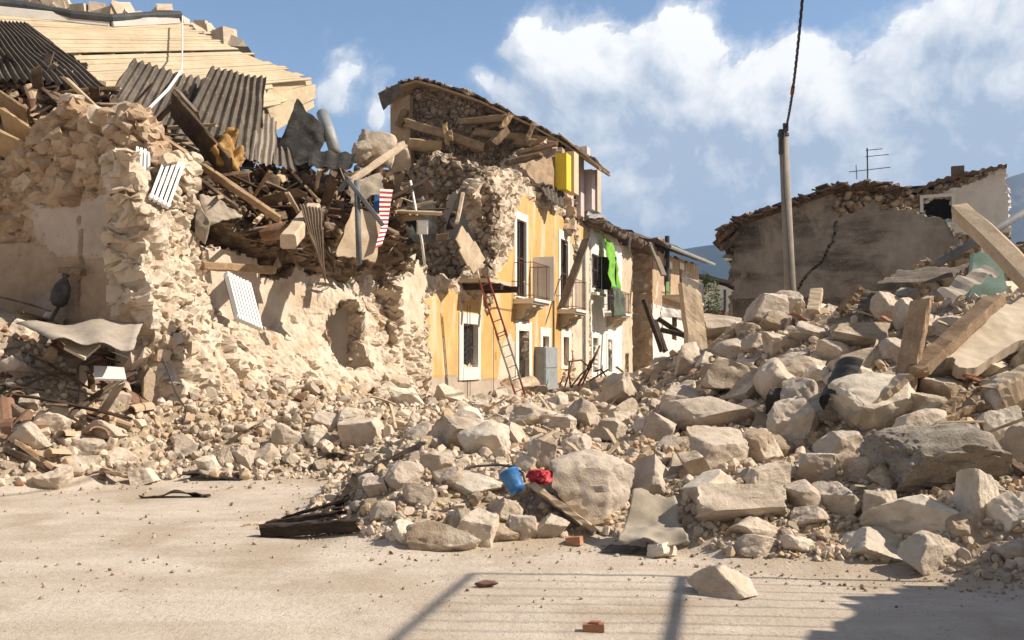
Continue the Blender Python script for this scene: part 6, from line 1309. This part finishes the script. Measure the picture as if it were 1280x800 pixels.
for ph in (0, 2.1, 4.2):
    m = MB(); pts = []
    for i in range(150):
        t = i/149*1.5; p = cat_(min(t, 1)) if t <= 1 else cb+(cb2-cb)*(t-1)*2; pts.append(p+np.array([.016*math.cos(i*.55+ph), 0, .016*math.sin(i*.55+ph)]))
    m.tube(pts, .012, 5); m.obj('strand', MT['black'], cbun)
m = MB(); p = cat_(.42); m.tube([cat_(.40), cat_(.46)], .035, 8); m.obj('splice', MT['rust'], cbun)
def lamp(head, wallp, label):
    head, wallp = np.asarray(head), np.asarray(wallp); r = empty('street_lamp', wallp, label, 'street lamp')
    m = MB(); m.tube([wallp, (wallp+head)/2+ZU*.08, head], .025, 6); m.obj('arm', MT['zinc'], r)
    dr = head-wallp; dr[2] = 0; dr /= np.linalg.norm(dr); sdv = np.cross(dr, ZU)
    m = MB(); m.add(np.array([head+dr*(.22+v[0]*.34)+sdv*v[1]*.15+ZU*(v[2]*.10 if v[2] > 0 else v[2]*.06) for v in ICO[3][0]]), ICO[3][1].tolist()); m.obj('lamp_head', MT['metal'], r, smooth=True)
    m = MB(); m.add(np.array([head+dr*(.24+v[0]*.24)+sdv*v[1]*.11+ZU*(-.045+v[2]*.045) for v in ICO[3][0]]), ICO[3][1].tolist()); m.obj('lamp_glass', MT['enamel'], r, smooth=True)
lamp(at(913,323,27.8), at(921,322,28.4), 'grey street lamp on the left edge of the cracked grey house')
lamp(at(886,364,56), at(873,369,57), 'curved pale street lamp on the end of the far house')
# small things on the road
m = MB(); g = ground_hit(742,790); m.box(g+ZU*.022, (.125,.055,.045), np.array(Euler((0,.05,.15)).to_matrix())); m.box(g+ZU*.05+np.array([.01,0,0]), (.06,.04,.016), np.array(Euler((0,.05,.4)).to_matrix())); one(m, 'brick_fragment', MT['brick'], 'orange brick fragment lying alone on the road in front', 'brick')
m = MB(); g = ground_hit(608,735); m.add(rock_shape(4, 7, .8)*np.array([.17,.07,.05])+g+ZU*.02, ICO[4][1].tolist()); one(m, 'road_stone', MT['tile'], 'long reddish stone lying on the road between the railing shadows', 'stone')
m = MB(); g = ground_hit(718,681); m.box(g+ZU*.03, (.13,.09,.07), np.array(Euler((.1,.1,.4)).to_matrix())); one(m, 'brick_fragment', MT['brick'], 'small red brick fragment at the foot of the leaning plank', 'brick')
for px, py, lab in ((435,574,'scrap of black plastic on the stones beyond the road tip'), (220,622,'long charred lath lying on the road at the left'), (265,600,'dark scrap of felt at the edge of the left stones')):
    g = ground_hit(px, py); m = MB(); m.sheet([g+np.array([-.4,-.08,.03]), g+np.array([.4,-.05,.05]), g+np.array([.35,.12,.06]), g+np.array([-.3,.1,.02])], 16, 6, warp=.05, thick=.012, jag=.1, wsc=4); one(m, 'scrap', MT['black_wood'], lab, 'scrap')
# ================================================================== OUT OF FRAME ON THE RIGHT: garden wall with iron railing (throws the shadows on the road)
ga = np.array([4.62, 2.5, 0]); gbv = np.array([5.55, 6.55, 0]); gdir = (gbv-ga)/np.linalg.norm(gbv-ga); gw_ = empty('garden_wall', (ga+gbv)/2, 'plastered garden wall topped by an iron railing, right of the road', 'wall'); gln = np.linalg.norm(gbv-ga); gnn = np.array([-gdir[1], gdir[0], 0])
m = MB(); m.wall(ga, gdir, gnn, [(-.2,-.2),(-.2,3.3),(.5,3.2),(.9,2.95),(1.5,3.2),(2.1,3.0),(2.6,3.15),(3.2,2.8),(3.6,2.9),(gln-.3,2.5),(gln,2.0),(gln+.1,-.2)], res=.09, thick=.35, relief=lambda s, z, P: stones(s, z, P, 3, .1, 71), jag=.3, seed=71); m.obj('plinth', MT['beige'], gw_)
m = MB(); m.tube([ga+ZU*5.1, gbv+ZU*5.1], .025, 8); m.obj('top_rail', MT['metal_dark'], gw_)
m = MB(); m.tube([ga+ZU*3.75, gbv+ZU*3.75], .035, 8); m.obj('lower_rail', MT['metal_dark'], gw_)
nb_ = 20
for i in range(nb_+1): m = MB(); p = ga+(gbv-ga)*i/nb_; m.tube([p+ZU*2.2, p+ZU*5.1], .018 if i == nb_ else .0065, 6); m.obj('bar', MT['metal_dark'], gw_)

# ================================================================== LABELS: twins get told apart by side, larger families share a group
dup = {}
for o in COL.objects:
    if o.parent is None and 'label' in o and 'kind' not in o: dup.setdefault(o['label'], []).append(o)
for lab, os_ in dup.items():
    if len(os_) < 2: continue
    os_.sort(key=lambda o: project(np.array(o.location))[0])
    names = {2: ['leftmost', 'rightmost'], 3: ['leftmost', 'middle', 'rightmost'], 4: ['leftmost', 'second', 'third', 'rightmost']}.get(len(os_))
    for k, o in enumerate(os_):
        if names: o['label'] = f'{names[k]} {lab}'
        else: o['group'] = o.get('group', 'stones') + ' ' + lab.split(' stone ')[-1] if ' stone ' in lab else o.get('group', lab)
